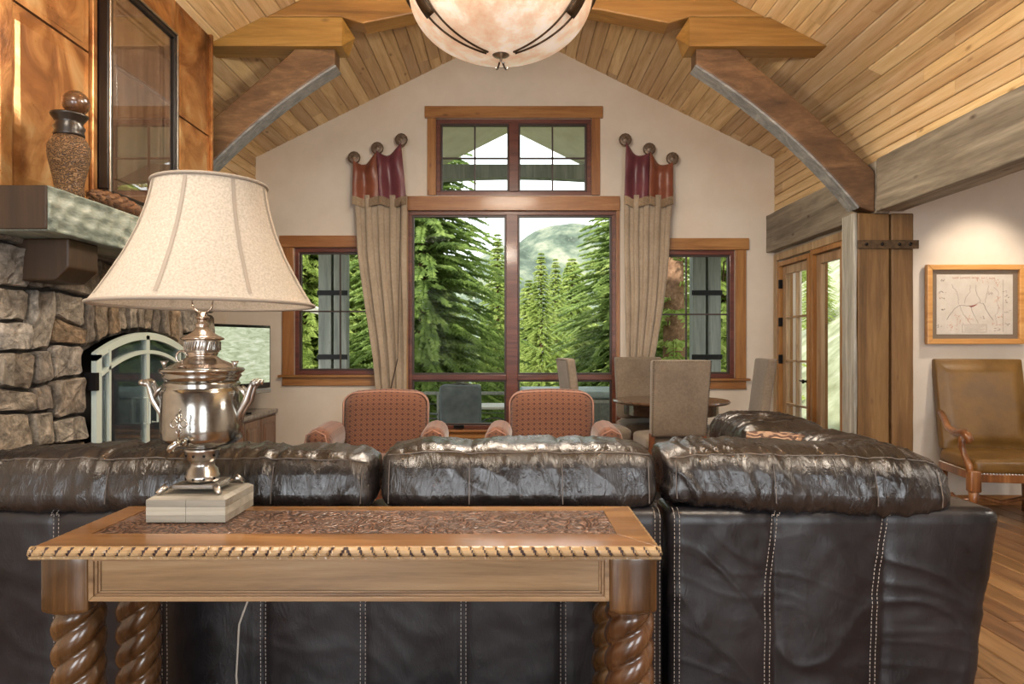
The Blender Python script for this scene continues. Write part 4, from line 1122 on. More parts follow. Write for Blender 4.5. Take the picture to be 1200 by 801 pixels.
for i in range(36):
    an = 2*pi*i/36; r = W(19.8); gb.tube([(r*cos(an), r*sin(an), Z(410)), (r*cos(an+.12), r*sin(an+.12), Z(400))], .0016, 5)
gb.build('lattice', m_silver, gal)
MB().lathe([(W(h), Z(y)) for y, h in ((399, 19), (397.5, 24), (396, 24), (393.5, 19), (389, 11), (384, 7.5), (382, 7), (380, 8.5), (378, 5.5), (374, 5.5), (373, 8), (371, 8), (370, 5.5), (366, 5))], 40).build('spire', m_silver_warm, lp, smooth=True)
MB().tube([(cos(t)*W(11.5), 0, Z(357)+sin(t)*W(9)) for t in [pi+pi*i/14 for i in range(15)]], .004, 8).tube([(-W(11.5), 0, Z(357)), (-W(20), 0, Z(310)), (-W(12), 0, Z(250)), (0, 0, Z(222)), (W(12), 0, Z(250)), (W(20), 0, Z(310)), (W(11.5), 0, Z(357))], .0022, 6).build('harp', m_silver_warm, lp, smooth=True)
for i in range(2):      # steam nozzles and knobs on the lid
    s = -1 if i == 0 else 1
    MB().lathe([(.004, 0), (.006, .01), (.013, .024), (0, .024)], 12, (s*W(41), -.02, Z(431))).build('lid_cup', m_pewter, lp, smooth=True)
MB().lathe([(.014, 0), (.015, .004), (.003, .006), (.003, .018), (.006, .02), (0, .024)], 14, (-.02, -W(34), Z(429))).build('lid_knob', m_silver_warm, lp, smooth=True)
MB().tube([(-W(24)+.02*cos(t)*.9, -.0, Z(418)+.02*sin(t)) for t in [i*2*pi/16 for i in range(17)]], .004, 6).build('crown_holder', m_silver_warm, lp, smooth=True)
# handles with scroll ends
for s in (-1, 1):
    h = MB()
    for yy in (-.018, .018):
        pts = [(s*W(43), yy, Z(497)), (s*W(46), yy, Z(482)), (s*W(54), yy, Z(468)), (s*W(58), yy, Z(455)), (s*W(61), yy, Z(448)), (s*W(65), yy, Z(446))]
        h.tube(pts, [.004, .009, .012, .009, .008, .009], 10)
        h.tube([(s*W(65), yy-.004, Z(447)), (s*W(69), yy-.002, Z(448.5))], [.011, .009], 10)
        h.tube([(s*W(44), yy, Z(452)), (s*W(49), yy, Z(457)), (s*W(54), yy, Z(466))], [.005, .006, .008], 8)
    h.tube([(s*W(63), -.026, Z(449)), (s*W(63), .026, Z(449))], .009, 10)
    h.build('side_handle', m_pewter, lp, smooth=True)
# spigot
MB().lathe([(0, 0), (.019, .001), (.020, .006), (.012, .010), (.010, .03), (.012, .034), (.010, .05), (0, .052)], 20, T=RT((.013, -W(41.5), Z(510)), rx=pi/2)).tube([(.013, -W(62), Z(510)), (.004, -W(66), Z(510)), (-.010, -W(67), Z(514)), (-.014, -W(67), Z(519))], [.010, .010, .010, .012], 12).build('spigot', m_silver, lp, smooth=True)
ky = MB()
kx, kyy = .008, -W(64)
ky.tube([(kx, kyy, Z(509)), (kx+.004, kyy, Z(478))], .0035, 8)
for (dx, zz, r) in ((-.013, 489, .011), (.015, 489, .011), (.002, 481, .009), (.001, 497, .008)):
    c = (kx+dx, kyy, Z(zz)); ky.tube([(c[0]+cos(t)*r, c[1], c[2]+sin(t)*r) for t in [i*2*pi/14 for i in range(15)]], .0028, 6)
ky.lathe([(0, 0), (.005, .003), (0, .012)], 8, (kx+.005, kyy, Z(477)))
ky.build('tap_key', m_silver, lp, smooth=True)
# shade: bell with eight seam bands
ntS = NT('cream_linen_shade'); ntS.t.nodes.remove(ntS.b)
v_ = ntS.coord((1, 1, 1), rnd=False)
nn_ = ntS.n('ShaderNodeTexNoise', {'Vector': v_, 'Scale': 160.0, 'Detail': 3.0}).outputs[0]
cc = ntS.ramp(nn_, [(.35, srgb((178, 170, 156))), (.65, srgb((200, 192, 180)))])
bp = ntS.bump(nn_, .15, .002)
df = ntS.n('ShaderNodeBsdfDiffuse', {'Color': cc, 'Normal': bp}); tl = ntS.n('ShaderNodeBsdfTranslucent', {'Color': cc})
mx = ntS.n('ShaderNodeMixShader', {0: .22, 1: df.outputs[0], 2: tl.outputs[0]}); ntS.t.links.new(mx.outputs[0], ntS.out.inputs[0])
m_shade = ntS.mat; m_trim = plain('taupe_shade_trim', (150, 140, 128), .8)
shp = [(217, 62), (225, 63), (245, 67), (272, 75.5), (300, 87.5), (330, 104), (345, 113), (357, 121)]
def shade_r(t):
    y = 217+140*t
    for (a, ra), (b, rb) in zip(shp[:-1], shp[1:]):
        if y <= b: k = (y-a)/(b-a); return W(ra+(rb-ra)*k)
    return W(121)
prof = [(shade_r(1-i/40), Z(357-140*i/40)) for i in range(41)]
SHX = W(8)
def tilt(r, a, z):
    t = (z-Z(357))/(Z(217)-Z(357)); return (r*cos(a)+W(4.5)+W(5)*t, r*sin(a), z)
sm = MB()
n_ = 96
sm.add([tilt(r, 2*pi*k/n_, z) for (r, z) in prof for k in range(n_)], [(i*n_+k, i*n_+(k+1) % n_, (i+1)*n_+(k+1) % n_, (i+1)*n_+k) for i in range(40) for k in range(n_)])
sh = sm.build('lamp_shade', m_shade, lp, smooth=True)
for k in range(8):
    an = 2*pi*k/8 - pi/2
    bd_ = MB(); hw = W(4.2)/2
    vs = []
    for (r, z) in prof[2:]:
        for q in (-1, 1):
            rr = r+.0022; vs.append(tilt(rr, an+q*hw/rr, z))
    bd_.add(vs, [(2*i, 2*i+1, 2*i+3, 2*i+2) for i in range(38)]); bd_.build('seam_band', m_trim, sh, smooth=True)
for (t, rr) in ((1.0, W(121)), (0.0, W(62))):
    z = Z(217+140*t); MB().tube([tilt(rr+.001, 2*pi*k/64, z) for k in range(64)], .006, 8, closed=True).build('trim_ring', m_trim, sh, smooth=True)
ring_z = Z(222)
sp_ = MB()
for k in range(3): an = 2*pi*k/3; sp_.tube([(0+W(9), 0, ring_z), tilt(W(61), an, Z(219))], .002, 5)
sp_.build('spider', m_silver_warm, sh)
MB().lathe([(.008, 0), (.010, .008), (.005, .014), (.009, .024), (0, .034)], 14, (W(9), 0, ring_z)).build('finial', m_silver_warm, lp, smooth=True)
MB().lathe([(.012, Z(345)), (.014, Z(338)), (.028, Z(322)), (.030, Z(315)), (.022, Z(305)), (0, Z(300))], 16).build('bulb', plain('bulb_glass', (255, 240, 220), .3, 0, Emission_Color=(1, .8, .55, 1), Emission_Strength=2.0), lp, smooth=True)
lamp('lamp_bulb', 'POINT', (LX+.01, LY, TZ+Z(318)), 3.0, (1, .84, .74), shadow_soft_size=.04)
MB().tube([(-.02, .15, .01), (.02, .13, .003), (.10, .112, -.001), (.115, .112, -.02), (.115, .118, -.08), (.12, .12, -.19), (.10, .125, -.26), (.11, .13, -.31), (.07, .13, -.42), (.06, .13, -.6), (.08, .12, -.795)], .0035, 8).build('power_cord', plain('pale_cord', (176, 168, 156), .5), lp, smooth=True)

# ------------------------------------------------------------------ chandelier bowl
cx, cy_, R_ = px(587, 3.07), 3.07, .41
zb = 2.655; hb = .26
ch = thing('ceiling_pendant', 'large glowing alabaster bowl pendant with bronze straps hanging at the top', 'lamp', (cx, cy_, zb))
nA = NT('alabaster_glass'); v_ = nA.coord((1, 1, 1), rnd=False)
n1 = nA.n('ShaderNodeTexNoise', {'Vector': v_, 'Scale': 7.0, 'Detail': 9.0, 'Roughness': .7}).outputs[0]
ca = nA.ramp(n1, [(.36, srgb((222, 182, 148))), (.5, srgb((238, 208, 178))), (.62, srgb((252, 236, 216)))])
nA.set(Base_Color=ca, Roughness=.35, Emission_Color=ca, Emission_Strength=.30); m_alab = nA.mat
pr = []
for i in range(25):
    t = i/24; a = t*pi/2; pr.append((R_*sin(a)**.92 if i else 0, hb*(1-cos(a))**1.0))
MB().lathe(pr + [(R_*.985, hb), ] + [(r*.975, z+.008) for r, z in reversed(pr[:-1])], 72).build('glass_bowl', m_alab, ch, smooth=True)
MB().tube([(cos(2*pi*k/72)*(R_+.012), sin(2*pi*k/72)*(R_+.012), hb) for k in range(72)], .009, 8, closed=True).build('rim_ring', m_bronze, ch, smooth=True)
MB().lathe([(0, -.030), (.006, -.026), (.006, -.014), (.018, -.010), (.036, -.002), (.044, .006), (.040, .010)], 28).tube([(0, 0, -.02), (.004, -.004, -.034), (.018, -.006, -.036)], .003, 6).build('centre_finial', m_pewter, ch, smooth=True)
for an in (radians(-32), radians(212), radians(90)):
    pts = lambda off: [Vector((cos(an)*(r+.008)-sin(an)*off*(r/R_)**.8, sin(an)*(r+.008)+cos(an)*off*(r/R_)**.8, z-.006)) for (r, z) in pr[2:23]]
    MB().tube(pts(.035), .0045, 6).tube(pts(-.035), .0045, 6).build('wire_strap', m_bronze, ch, smooth=True)
    br_ = MB()
    BV = []
    for (r, z) in pr[14:]:
        for q in (-.030, .030): BV.append((cos(an)*(r+.016)-sin(an)*q, sin(an)*(r+.016)+cos(an)*q, z-.012))
    MB().add(BV, [(2*i, 2*i+1, 2*i+3, 2*i+2) for i in range(10)]).build('strap_plate', m_bronze, ch, smooth=True, solid=.008)
    for (i0) in (22,):
        r, z = pr[i0]; r2, z2 = pr[24]
        p0 = Vector((cos(an)*(r+.014), sin(an)*(r+.014), z-.012)); p1 = Vector((cos(an)*(r2+.03), sin(an)*(r2+.03), z2)); p2 = Vector((cos(an)*(r2+.03), sin(an)*(r2+.03), z2+.07))
        tt = Vector((-sin(an), cos(an), 0))*.030
        for a_, b__ in ((p0, p1), (p1, p2)):
            nn = (b__-a_).cross(tt).normalized()*.007
            br_.add([a_-tt-nn, a_+tt-nn, a_+tt+nn, a_-tt+nn, b__-tt-nn, b__+tt-nn, b__+tt+nn, b__-tt+nn], [(0, 1, 2, 3), (7, 6, 5, 4), (0, 4, 5, 1), (1, 5, 6, 2), (2, 6, 7, 3), (3, 7, 4, 0)])
    br_.build('strap_bracket', m_bronze, ch, bevel=.002)
    MB().tube([(cos(an)*(R_+.03), sin(an)*(R_+.03), hb+.06), (cos(an)*.25, sin(an)*.25, hb+.28), (0, 0, hb+.62)], .008, 8).build('suspension_rod', m_bronze, ch, smooth=True)
MB().tube([(0, 0, hb+.58), (0, 0, 4.10-zb)], .010, 8).lathe([(.07, 4.08-zb), (.075, 4.10-zb)], 24).build('stem', m_bronze, ch)
lamp('pendant_bulbs', 'POINT', (cx, cy_, zb+hb+.10), 170, (1, .87, .70), shadow_soft_size=.14)

# ------------------------------------------------------------------ patterned armchairs (facing the camera)
m_dot = dotted(); m_pipe = plain('salmon_piping', (150, 112, 96), .8)
def armchair(loc, rz, label):
    t = thing('armchair', label, 'armchair', loc, rz)
    # local: front is -Y
    MB().rbox(-.44, .44, -.38, .40, .10, .34, .03, (8, 8, 3)).build('base', m_dot, t, smooth=True)
    MB().rbox(-.335, .335, -.42, .20, .335, .49, .06, (12, 12, 4), lambda p, n: .02*max(0, n.z)*(1-(p.x/.4)**2)).build('seat_cushion', m_dot, t, smooth=True)
    def bw(P):
        z = P.z; u = P.x/.35
        x = P.x*(1+.03*(z-.4)/.6); zz = z - .026*u*u*smst(.75, 1.0, z)
        return Vector((x, P.y + .16*(z-.35), zz))
    MB().rbox(-.335, .335, .10, .32, .30, 1.00, .109, (16, 2, 18), lambda p, n: (.018*(1-(p.x/.36)**2) if n.y < -.3 else 0), bw).build('backrest', m_dot, t, smooth=True)
    pts = []
    for i in range(9):
        a = pi - pi/2*i/8; pts.append(bw(Vector((-.24+.088*cos(a), .130, .895+.088*sin(a)))))
    for i in range(1, 10): pts.append(bw(Vector((-.24+.48*i/10, .130, .983))))
    for i in range(9):
        a = pi/2 - pi/2*i/8; pts.append(bw(Vector((.24+.088*cos(a), .130, .895+.088*sin(a)))))
    MB().tube([(-.332, .165, .56)] + [(p.x, p.y, p.z) for p in pts] + [(.332, .165, .56)], .008, 6).build('piping', m_pipe, t, smooth=True)
    for s in (-1, 1):
        def f(p, n, s=s): return .004*nz(p.x*9, p.y*6, p.z*9)
        def aw(P, s=s):
            k = smst(.56, .76, P.z); P = Vector(P); P.x += s*.035*k; 
            P.z += -.05*smst(-.1, .35, P.y)*0
            return P
        ar = MB().rbox(min(s*.325, s*.445), max(s*.325, s*.445), -.40, .34, .12, .60, .03, (4, 10, 8), f, aw)
        ar.rbox(min(s*.315, s*.50), max(s*.315, s*.50), -.415, .32, .53, .765, .092, (6, 14, 6), f, lambda P: Vector((P.x, P.y, P.z-.02*smst(.1, .3, P.y))))
        ao = ar.build('arm', m_dot, t, smooth=True)
        MB().tube([(s*.33, -.418, .33), (s*.325, -.42, .62), (s*.345, -.42, .72), (s*.41, -.42, .752), (s*.475, -.42, .72), (s*.492, -.42, .63), (s*.46, -.42, .55), (s*.45, -.42, .33)], .005, 6).build('arm_piping', m_pipe, ao, smooth=True)
    for x in (-.38, .38):
        for y in (-.32, .34): MB().lathe([(.022, 0), (.03, .10)], 12, (x, y, 0)).build('foot', m_brace, t)
    return t
armchair((px(448, 5.25), 5.25, 0), radians(3), 'terracotta dotted armchair in front of the left curtain')
armchair((px(647, 5.28), 5.28, 0), radians(-2), 'terracotta dotted armchair nearer the dining table')

# ------------------------------------------------------------------ round dining table and upholstered chairs
m_tab = wood('dark_table_wood', [(58, 40, 28), (86, 62, 46), (110, 84, 64)], 'X', 6, .25, var=0, coat=.5)
dt = thing('dining_table', 'round dark dining table standing by the right curtain', 'table', (px(786, 6.95), 6.95, 0))
MB().lathe([(0, .765), (.54, .765), (.575, .775), (.585, .79), (.57, .803), (0, .805)], 56).build('table_top', m_tab, dt)
MB().lathe([(0, .66), (.47, .66), (.47, .765), (0, .765)], 40).build('apron', m_tab, dt)
MB().lathe([(.08, .06), (.09, .2), (.05, .3), (.07, .45), (.10, .55), (.08, .66)], 24).build('pedestal', m_tab, dt, smooth=True)
for i in range(4):
    an = pi/4+i*pi/2; MB().tube([(cos(an)*.05, sin(an)*.05, .22), (cos(an)*.25, sin(an)*.25, .14), (cos(an)*.42, sin(an)*.42, .03)], [.04, .035, .03], 8).build('leg', m_tab, dt, smooth=True)
m_taupe = fabric('taupe_chenille', (104, 92, 78), (134, 120, 104)); m_nail = plain('dark_nailhead', (60, 50, 42), .35, .8)
m_cleg = wood('reddish_chair_wood', [(70, 36, 18), (106, 60, 32), (134, 84, 50)], 'Z', 8, .35, var=0, coat=.3)
def dining_chair(loc, rz, label):
    t = thing('dining_chair', label, 'chair', loc, rz)       # front is +Y
    tl = .13
    def bw(P): return Vector((P.x*(1+.09*(P.z-.55)), P.y - tl*(P.z-.5), P.z))
    MB().rbox(-.25, .25, -.285, -.205, .55, 1.225, .022, (10, 2, 14), lambda p, n: (.012*(1-(p.x/.27)**2) if n.y > .5 else 0), bw).build('backrest', m_taupe, t, smooth=True)
    nm = MB()
    for s in (-1, 1):
        for i in range(34):
            z = .57+i*.0195; p = bw(Vector((s*.243, -.288, z))); nm.lathe([(.0052, 0), (.0035, .003), (0, .004)], 6, T=RT(p, rx=pi/2))
    for i in range(25):
        p = bw(Vector((-.235+i*.0196, -.288, 1.213))); nm.lathe([(.0052, 0), (.0035, .003), (0, .004)], 6, T=RT(p, rx=pi/2))
    tag(nm.build('nailhead_trim', m_nail, t), kind='stuff')
    MB().rbox(-.27, .27, -.235, .27, .42, .535, .04, (12, 12, 3), lambda p, n: .018*max(0, n.z)*(1-(p.x/.3)**2)).build('seat', m_taupe, t, smooth=True)
    MB().box(-.265, .265, -.235, .265, .375, .425).build('seat_rail', m_cleg, t, bevel=.004)
    for s in (-1, 1):
        MB().add([(s*.245-.02, -.30, 0), (s*.245+.02, -.30, 0), (s*.245+.02, -.26, 0), (s*.245-.02, -.26, 0), (s*.235-.02, -.275, .58), (s*.235+.02, -.275, .58), (s*.235+.02, -.225, .58), (s*.235-.02, -.225, .58)], [(3, 2, 1, 0), (4, 5, 6, 7), (0, 1, 5, 4), (1, 2, 6, 5), (2, 3, 7, 6), (3, 0, 4, 7)]).build('leg', m_cleg, t, bevel=.004)
        MB().lathe([(.018, 0), (.026, .03), (.018, .06), (.024, .2), (.030, .30), (.024, .33), (.03, .375)], 14, (s*.235, .235, 0)).build('leg', m_cleg, t, smooth=True)
        MB().box(s*.235-.012, s*.235+.012, -.26, .23, .15, .18).build('stretcher', m_cleg, t, bevel=.003)
    MB().box(-.235, .235, -.015, .015, .15, .18).build('stretcher', m_cleg, t, bevel=.003)
    return t
dining_chair((px(793, 5.98), 6.28, 0), radians(5), 'taupe dining chair with its back to the sofa, in front of the round table')
dining_chair((px(700, 6.9)+.0, 6.85, 0), radians(-82), 'taupe dining chair turned sideways beside the low right window pane')
dining_chair((px(757, 7.3), 7.34, 0), radians(183), 'taupe dining chair behind the round table under the right curtain')
dining_chair((px(858, 6.7), 6.75, 0), radians(84), 'taupe dining chair at the table side nearest the glazed doors')

# ------------------------------------------------------------------ curtains
m_drape = fabric('greige_linen_drape', (146, 130, 110), (170, 154, 134), 300)
m_rust = noisy('rust_satin', [(.3, (104, 56, 42)), (.7, (136, 80, 60))], 5, .38, 0, .1, .01)
m_plum = noisy('plum_satin', [(.3, (84, 42, 50)), (.7, (114, 62, 70))], 5, .38, 0, .1, .01)
m_fringe = fabric('tan_fringe', (120, 98, 74), (168, 146, 118), 400)
m_ros = noisy('carved_pewter_rosette', [(.3, (72, 58, 48)), (.7, (138, 118, 100))], 60, .4, .5, .6, .004)
def curtain(label, mir, anchors, edge_pts, rod_px):
    t = thing('curtain', label, 'curtain', (px(sum(a[0] for a in anchors)/3, 7.84), 7.84, 0)); of = Vector(t.location)
    Yc = 7.83
    def put(mb, nm, m, par=None, **k):
        mb.v = [tuple(Vector(p)-of) for p in mb.v]; return mb.build(nm, m, par or t, **k)
    def ed(z):   # left, right edges in column px at height z
        y = 405-(z-CH)*800/Yc
        for (a, l0, r0), (b, l1, r1) in zip(edge_pts[:-1], edge_pts[1:]):
            if y <= b: k = max(0, (y-a)/(b-a)); return l0+(l1-l0)*k, r0+(r1-r0)*k
        return edge_pts[-1][1:]
    def df(u, v):
        z = .03 + (wz(232)-.03)*v; l, r = ed(z); l, r = px(l, Yc), px(r, Yc); wd_ = r-l
        am = .055*min(1, .45/wd_) if wd_ > 0 else .05
        ph = u*2*pi*4.5 + .8*nz(z*.8, mir*3)+1.2*nz(u*3, z*.5, mir)
        return (l+wd_*u + .012*sin(ph*2+z), Yc-.02 - am*(.5+.5*sin(ph)) - .012*nz(u*14, z*1.5), z)
    put(MB().grid(df, 110, 60), 'drape', m_drape, smooth=True, solid=.003)
    # two swagged satin panels hung from three rosettes
    A = [Vector((px(a, Yc), Yc, pz(b, Yc))) for a, b in anchors]
    for i in range(2):
        a, b = A[i], A[i+1]
        def vf(u, v, a=a, b=b, i=i):
            xa, za = a.x, a.z; xb, zb_ = b.x, b.z
            x = xa+(xb-xa)*u; ztop = za+(zb_-za)*u - .085*4*u*(1-u)*(1 - .25*(u if zb_ > za else 1-u))
            l, r = px(edge_pts[0][1], Yc), px(edge_pts[0][2], Yc)
            k = (i+u)/2; xbt = l+(r-l)*k; zbt = wz(236)-.028*sin(pi*u)**2
            v2 = 1-v
            z = zbt+(ztop-zbt)*v2; x = xbt+(x-xbt)*v2
            sw = sin(pi*u)
            y = Yc-.05 - .022*sin(2*pi*u*1.5+.6) - .03*sw*sin(v*9-1)*math.exp(-v*2.2) - .03*(1-sw)
            return (x, y, z)
        outer = (i == 0) if mir < 0 else (i == 1)
        po_ = put(MB().grid(vf, 36, 30), 'swag_panel', m_rust if outer else m_plum, smooth=True, solid=.003)
        po_['label'] = 'rust satin swag' if outer else 'plum satin swag'
        def ff_(u, v, vf=vf):
            p = vf(u, 1.0); return (p[0]+.002*sin(u*160), p[1]-.010-.004*sin(u*160), p[2]+.02-.095*v)
        put(MB().grid(ff_, 120, 3), 'fringe', m_fringe, par=po_, solid=.004)
    for k, a in enumerate(A):
        r = MB().lathe([(0, .045), (.018, .044), (.024, .036), (.034, .040), (.046, .034), (.058, .038), (.070, .026), (.072, .012), (.060, 0)], 36, T=RT((a.x, a.y-.03, a.z+.04), rx=pi/2), fr=lambda an, z: 1+.02*cos(an*12))
        r.tube([(a.x, a.y-.03, a.z+.04), (a.x, BY-.005, a.z+.04)], .012, 8)
        put(r, 'rosette', m_ros, smooth=True)
    return t
curtain('greige drape with rust and plum swag left of the tall window', -1, ((416, 190), (443, 179), (471, 169)), ((232, 415, 477), (300, 420, 477), (360, 429, 477), (420, 438, 477), (455, 441, 477), (545, 436, 480)), 0)
curtain('greige drape with plum and rust swag right of the tall window', 1, ((732, 169), (760, 180), (787, 191)), ((232, 730, 787), (300, 730, 782), (360, 731, 775), (420, 732, 765), (455, 732, 763), (545, 729, 768)), 0)
wd_ = thing('curtain_wand', 'thin dark wand hanging beside the left drape', 'wand', (px(458, 7.66), 7.66, 0))
MB().tube([(0, 0, pz(455, 7.7)), (px(466, 7.7)-px(458, 7.7), -.0, pz(420, 7.7))], .007, 6).tube([(px(466, 7.7)-px(458, 7.7), 0, pz(420, 7.7)), (px(466, 7.7)-px(458, 7.7)+.03, .04, pz(236, 7.7))], .004, 6).build('rod', m_frame_dark, wd_)

# ------------------------------------------------------------------ cabinet and television, left of the window
m_cab = wood('grey_brown_cabinet', [(74, 50, 36), (112, 80, 60), (146, 116, 94)], 'Z', 7, .35, var=.03, coat=.4)
m_ctop = noisy('polished_grey_counter', [(.3, (110, 104, 98)), (.7, (160, 154, 146))], 12, .18)
cb_ = thing('media_cabinet', 'low wooden cabinet with raised panel doors below the television', 'cabinet', (-3.0, 6.7, 0)); of_ = Vector(cb_.location)
def ic(mb): mb.v = [tuple(Vector(p)-of_) for p in mb.v]; return mb
CF = -2.715; ztop = pz(478, BY)
ic(MB().box(LW+.003, CF, 5.46, BY-.03, .0, ztop-.045)).build('carcass', m_cab, cb_)
ic(MB().rbox(LW+.003, CF+.035, 5.45, BY-.02, ztop-.045, ztop, .012, (4, 20, 1))).build('counter', m_ctop, cb_, smooth=True)
for i in range(5):
    y0 = 5.50+i*.48; y1 = y0+.46
    d = ic(MB().box(CF, CF+.02, y0, y1, .06, ztop-.07)).build('door', m_cab, cb_, bevel=.004)
    mb = MB()
    a, b, c, e = y0+.075, y1-.075, .14, ztop-.145
    mb.add([(CF+.02, a, c), (CF+.02, b, c), (CF+.02, b, e), (CF+.02, a, e), (CF+.032, a+.03, c+.03), (CF+.032, b-.03, c+.03), (CF+.032, b-.03, e-.03), (CF+.032, a+.03, e-.03)], [(0, 1, 5, 4), (1, 2, 6, 5), (2, 3, 7, 6), (3, 0, 4, 7), (4, 5, 6, 7)])
    ic(mb).build('raised_panel', m_cab, d)
    ic(MB().box(CF+.019, CF+.026, a-.012, a, c, e).box(CF+.019, CF+.026, b, b+.012, c, e).box(CF+.019, CF+.026, a, b, c-.012, c).box(CF+.019, CF+.026, a, b, e, e+.012)).build('bead', m_cab, d)
tv = thing('television', 'flat television with silver base bar on the cabinet, reflection of the bright doors painted into its glow', 'television', (-2.93, 7.05, ztop), radians(66))
TVW, TVB, TVH = .64, .28, .95
MB().rbox(-TVW, TVW, .0, .07, TVB-.02, TVH, .01, (2, 1, 2)).build('housing', plain('black_gloss_bezel', (18, 20, 22), .15), tv, smooth=True)
m_tvs = NT('painted_screen_reflection'); v_ = m_tvs.coord((1, 1, 1), rnd=False)  # pale green reflection of the doors, painted as noise and emitted
mp = m_tvs.n('ShaderNodeMapping', {'Vector': v_, 'Scale': (2.0, 1, 9.0)}).outputs[0]
n_2 = m_tvs.n('ShaderNodeTexNoise', {'Vector': mp, 'Scale': 2.6, 'Detail': 7.0, 'Roughness': .65, 'Distortion': 1.5}).outputs[0]
cl = m_tvs.ramp(n_2, [(.32, srgb((150, 160, 126))), (.5, srgb((188, 198, 164))), (.68, srgb((222, 228, 204)))])
m_tvs.set(Base_Color=(0.02, .02, .02, 1), Roughness=.05, Emission_Color=cl, Emission_Strength=.75)
MB().box(-TVW+.02, TVW-.02, -.004, .0, TVB+.04, TVH-.03).build('screen', m_tvs.mat, tv)
MB().rbox(-TVW+.01, TVW-.01, -.02, .05, TVB-.075, TVB-.025, .012, (2, 1, 1)).build('speaker_bar', plain('silver_plastic', (176, 180, 180), .25, .7), tv, smooth=True)
MB().box(-.05, .05, .01, .05, .02, TVB).rbox(-.26, .26, -.10, .14, 0, .022, .01, (2, 2, 1)).build('stand', m_black, tv)

# ------------------------------------------------------------------ on the mantel
m_urn = NT('carved_brown_ceramic'); v_ = m_urn.coord((1, 1, 1), rnd=False)
q_ = m_urn.n('ShaderNodeTexWave', {'Vector': v_, 'Scale': 24.0, 'Distortion': 12.0, 'Detail': 2.0, 'Detail Scale': 2.5}, wave_type='RINGS').outputs[1]
m_urn.set(Base_Color=m_urn.ramp(q_, [(.2, srgb((66, 44, 26))), (.8, srgb((128, 96, 62)))]), Roughness=.45, Normal=m_urn.bump(q_, .8, .006)); m_urn = m_urn.mat
UY = 3.36; UX = px(81, UY); us = UY/800
ur = thing('finial_urn', 'carved brown urn with dark collar and wooden ball on the mantel end', 'urn', (UX, UY, MZ1+.002))
zz = lambda y: pz(y, UY)-MZ1-.002
MB().lathe([(0, 0), (15*us, 0), (16*us, zz(226)), (15*us, zz(220)), (17*us, zz(208)), (21*us, zz(190)), (22.5*us, zz(180)), (22*us, zz(172)), (18*us, zz(164)), (15*us, zz(160))], 48).build('body', m_urn, ur, smooth=True)
MB().lathe([(15.5*us, zz(161)), (16.5*us, zz(158)), (15*us, zz(154)), (17*us, zz(150)), (14*us, zz(146)), (15*us, zz(143)), (19*us, zz(137)), (20*us, zz(135)), (0, zz(135))], 48).build('collar', plain('dark_turned_wood', (40, 32, 26), .3), ur, smooth=True)
ns = 20
MB().lathe([(14.5*us*sin(pi*i/ns), zz(121) - 14.5*us*cos(pi*i/ns)) for i in range(ns+1)], 32, (8*us, 0, 0)).build('ball', wood('turned_ball', [(42, 26, 16), (78, 50, 30), (112, 78, 50)], 'X', 14, .25, var=0, coat=.5, bump=.1), ur, smooth=True)
pcn = thing('pine_cone', 'long brown sugar pine cone lying along the mantel', 'pine cone', (-2.135, 3.70, MZ1+.045))
m_sc = noisy('cone_scale', [(.3, (48, 30, 18)), (.55, (104, 70, 42)), (.75, (150, 112, 72))], 26, .7, 0, .4, .004)
MB().tube([(0, -.24, 0), (0, -.1, 0), (0, .1, 0), (0, .23, 0)], [.012, .022, .022, .008], 8).build('core', m_sc, pcn)
scl = MB(); K = 100
for i in range(K):
    t = i/K; a = i*2.39996; y = -.24+.47*t; R = .045*(sin(pi*(.10+.84*t))**.6)
    d = Vector((cos(a), 0, sin(a))); sd_ = Vector((-sin(a), 0, cos(a)))
    b0 = Vector((0, y-.010, 0))+d*.008; tip = Vector((0, y+.016, 0))+d*R*1.12; wv_ = .015*(.5+R/.045*.5)
    mid = (b0+tip)/2+Vector((0, -.004, 0))
    scl.add([b0-sd_*.004, b0+sd_*.004, tip+sd_*wv_, tip-sd_*wv_, tip+d*.006+Vector((0, .004, 0)), mid+Vector((0, -.010, 0))], [(0, 1, 2, 3), (3, 2, 4), (0, 5, 1), (5, 2, 1), (0, 3, 5), (3, 4, 5), (5, 4, 2)])
tag(scl.build('scales', m_sc, pcn), kind='stuff')
# big framed panel on the copper
m_fr = wood('bronze_brown_frame', [(92, 68, 52), (146, 116, 94), (182, 156, 132)], 'Z', 5, .28, var=0, coat=.6)
m_fr_d = plain('black_frame_side', (22, 18, 18), .3)
fm = thing('framed_picture', 'tall glazed bronze brown panel in a dark frame hanging on the copper', 'picture', (-2.34, 4.32, 2.20))
fy, fz = .41, 1.31
def fr_ring(mb, o, w__, x0, x1):
    for (a, b, c, d) in ((-fy+o, fy-o, o, o+w__), (-fy+o, fy-o, fz-o-w__, fz-o), (-fy+o, -fy+o+w__, o+w__, fz-o-w__), (fy-o-w__, fy-o, o+w__, fz-o-w__)):
        mb.box(x0, x1, a, b, c, d)
    return mb
x_ = -.002
fr_ring(MB(), 0, .05, x_-.02, x_+.045).build('outer_frame', m_fr_d, fm, bevel=.006)
fr_ring(MB(), .004, .018, x_+.045, x_+.055).build('silver_lip', m_pewter, fm, bevel=.003)
fr_ring(MB(), .05, .075, x_-.02, x_+.022).build('inner_frame', m_fr, fm, bevel=.008)
fr_ring(MB(), .14, .018, x_-.02, x_+.012).build('bead', m_fr, fm, bevel=.004)
MB().box(x_-.03, x_+.0, -fy+.12, fy-.12, .12, fz-.12).build('field', m_fr, fm)
MB().box(x_+.026, x_+.029, -fy+.05, fy-.05, .05, fz-.05).build('glazing', glass_mat('picture_glazing', (1, 1, 1), 1.1, .06), fm)

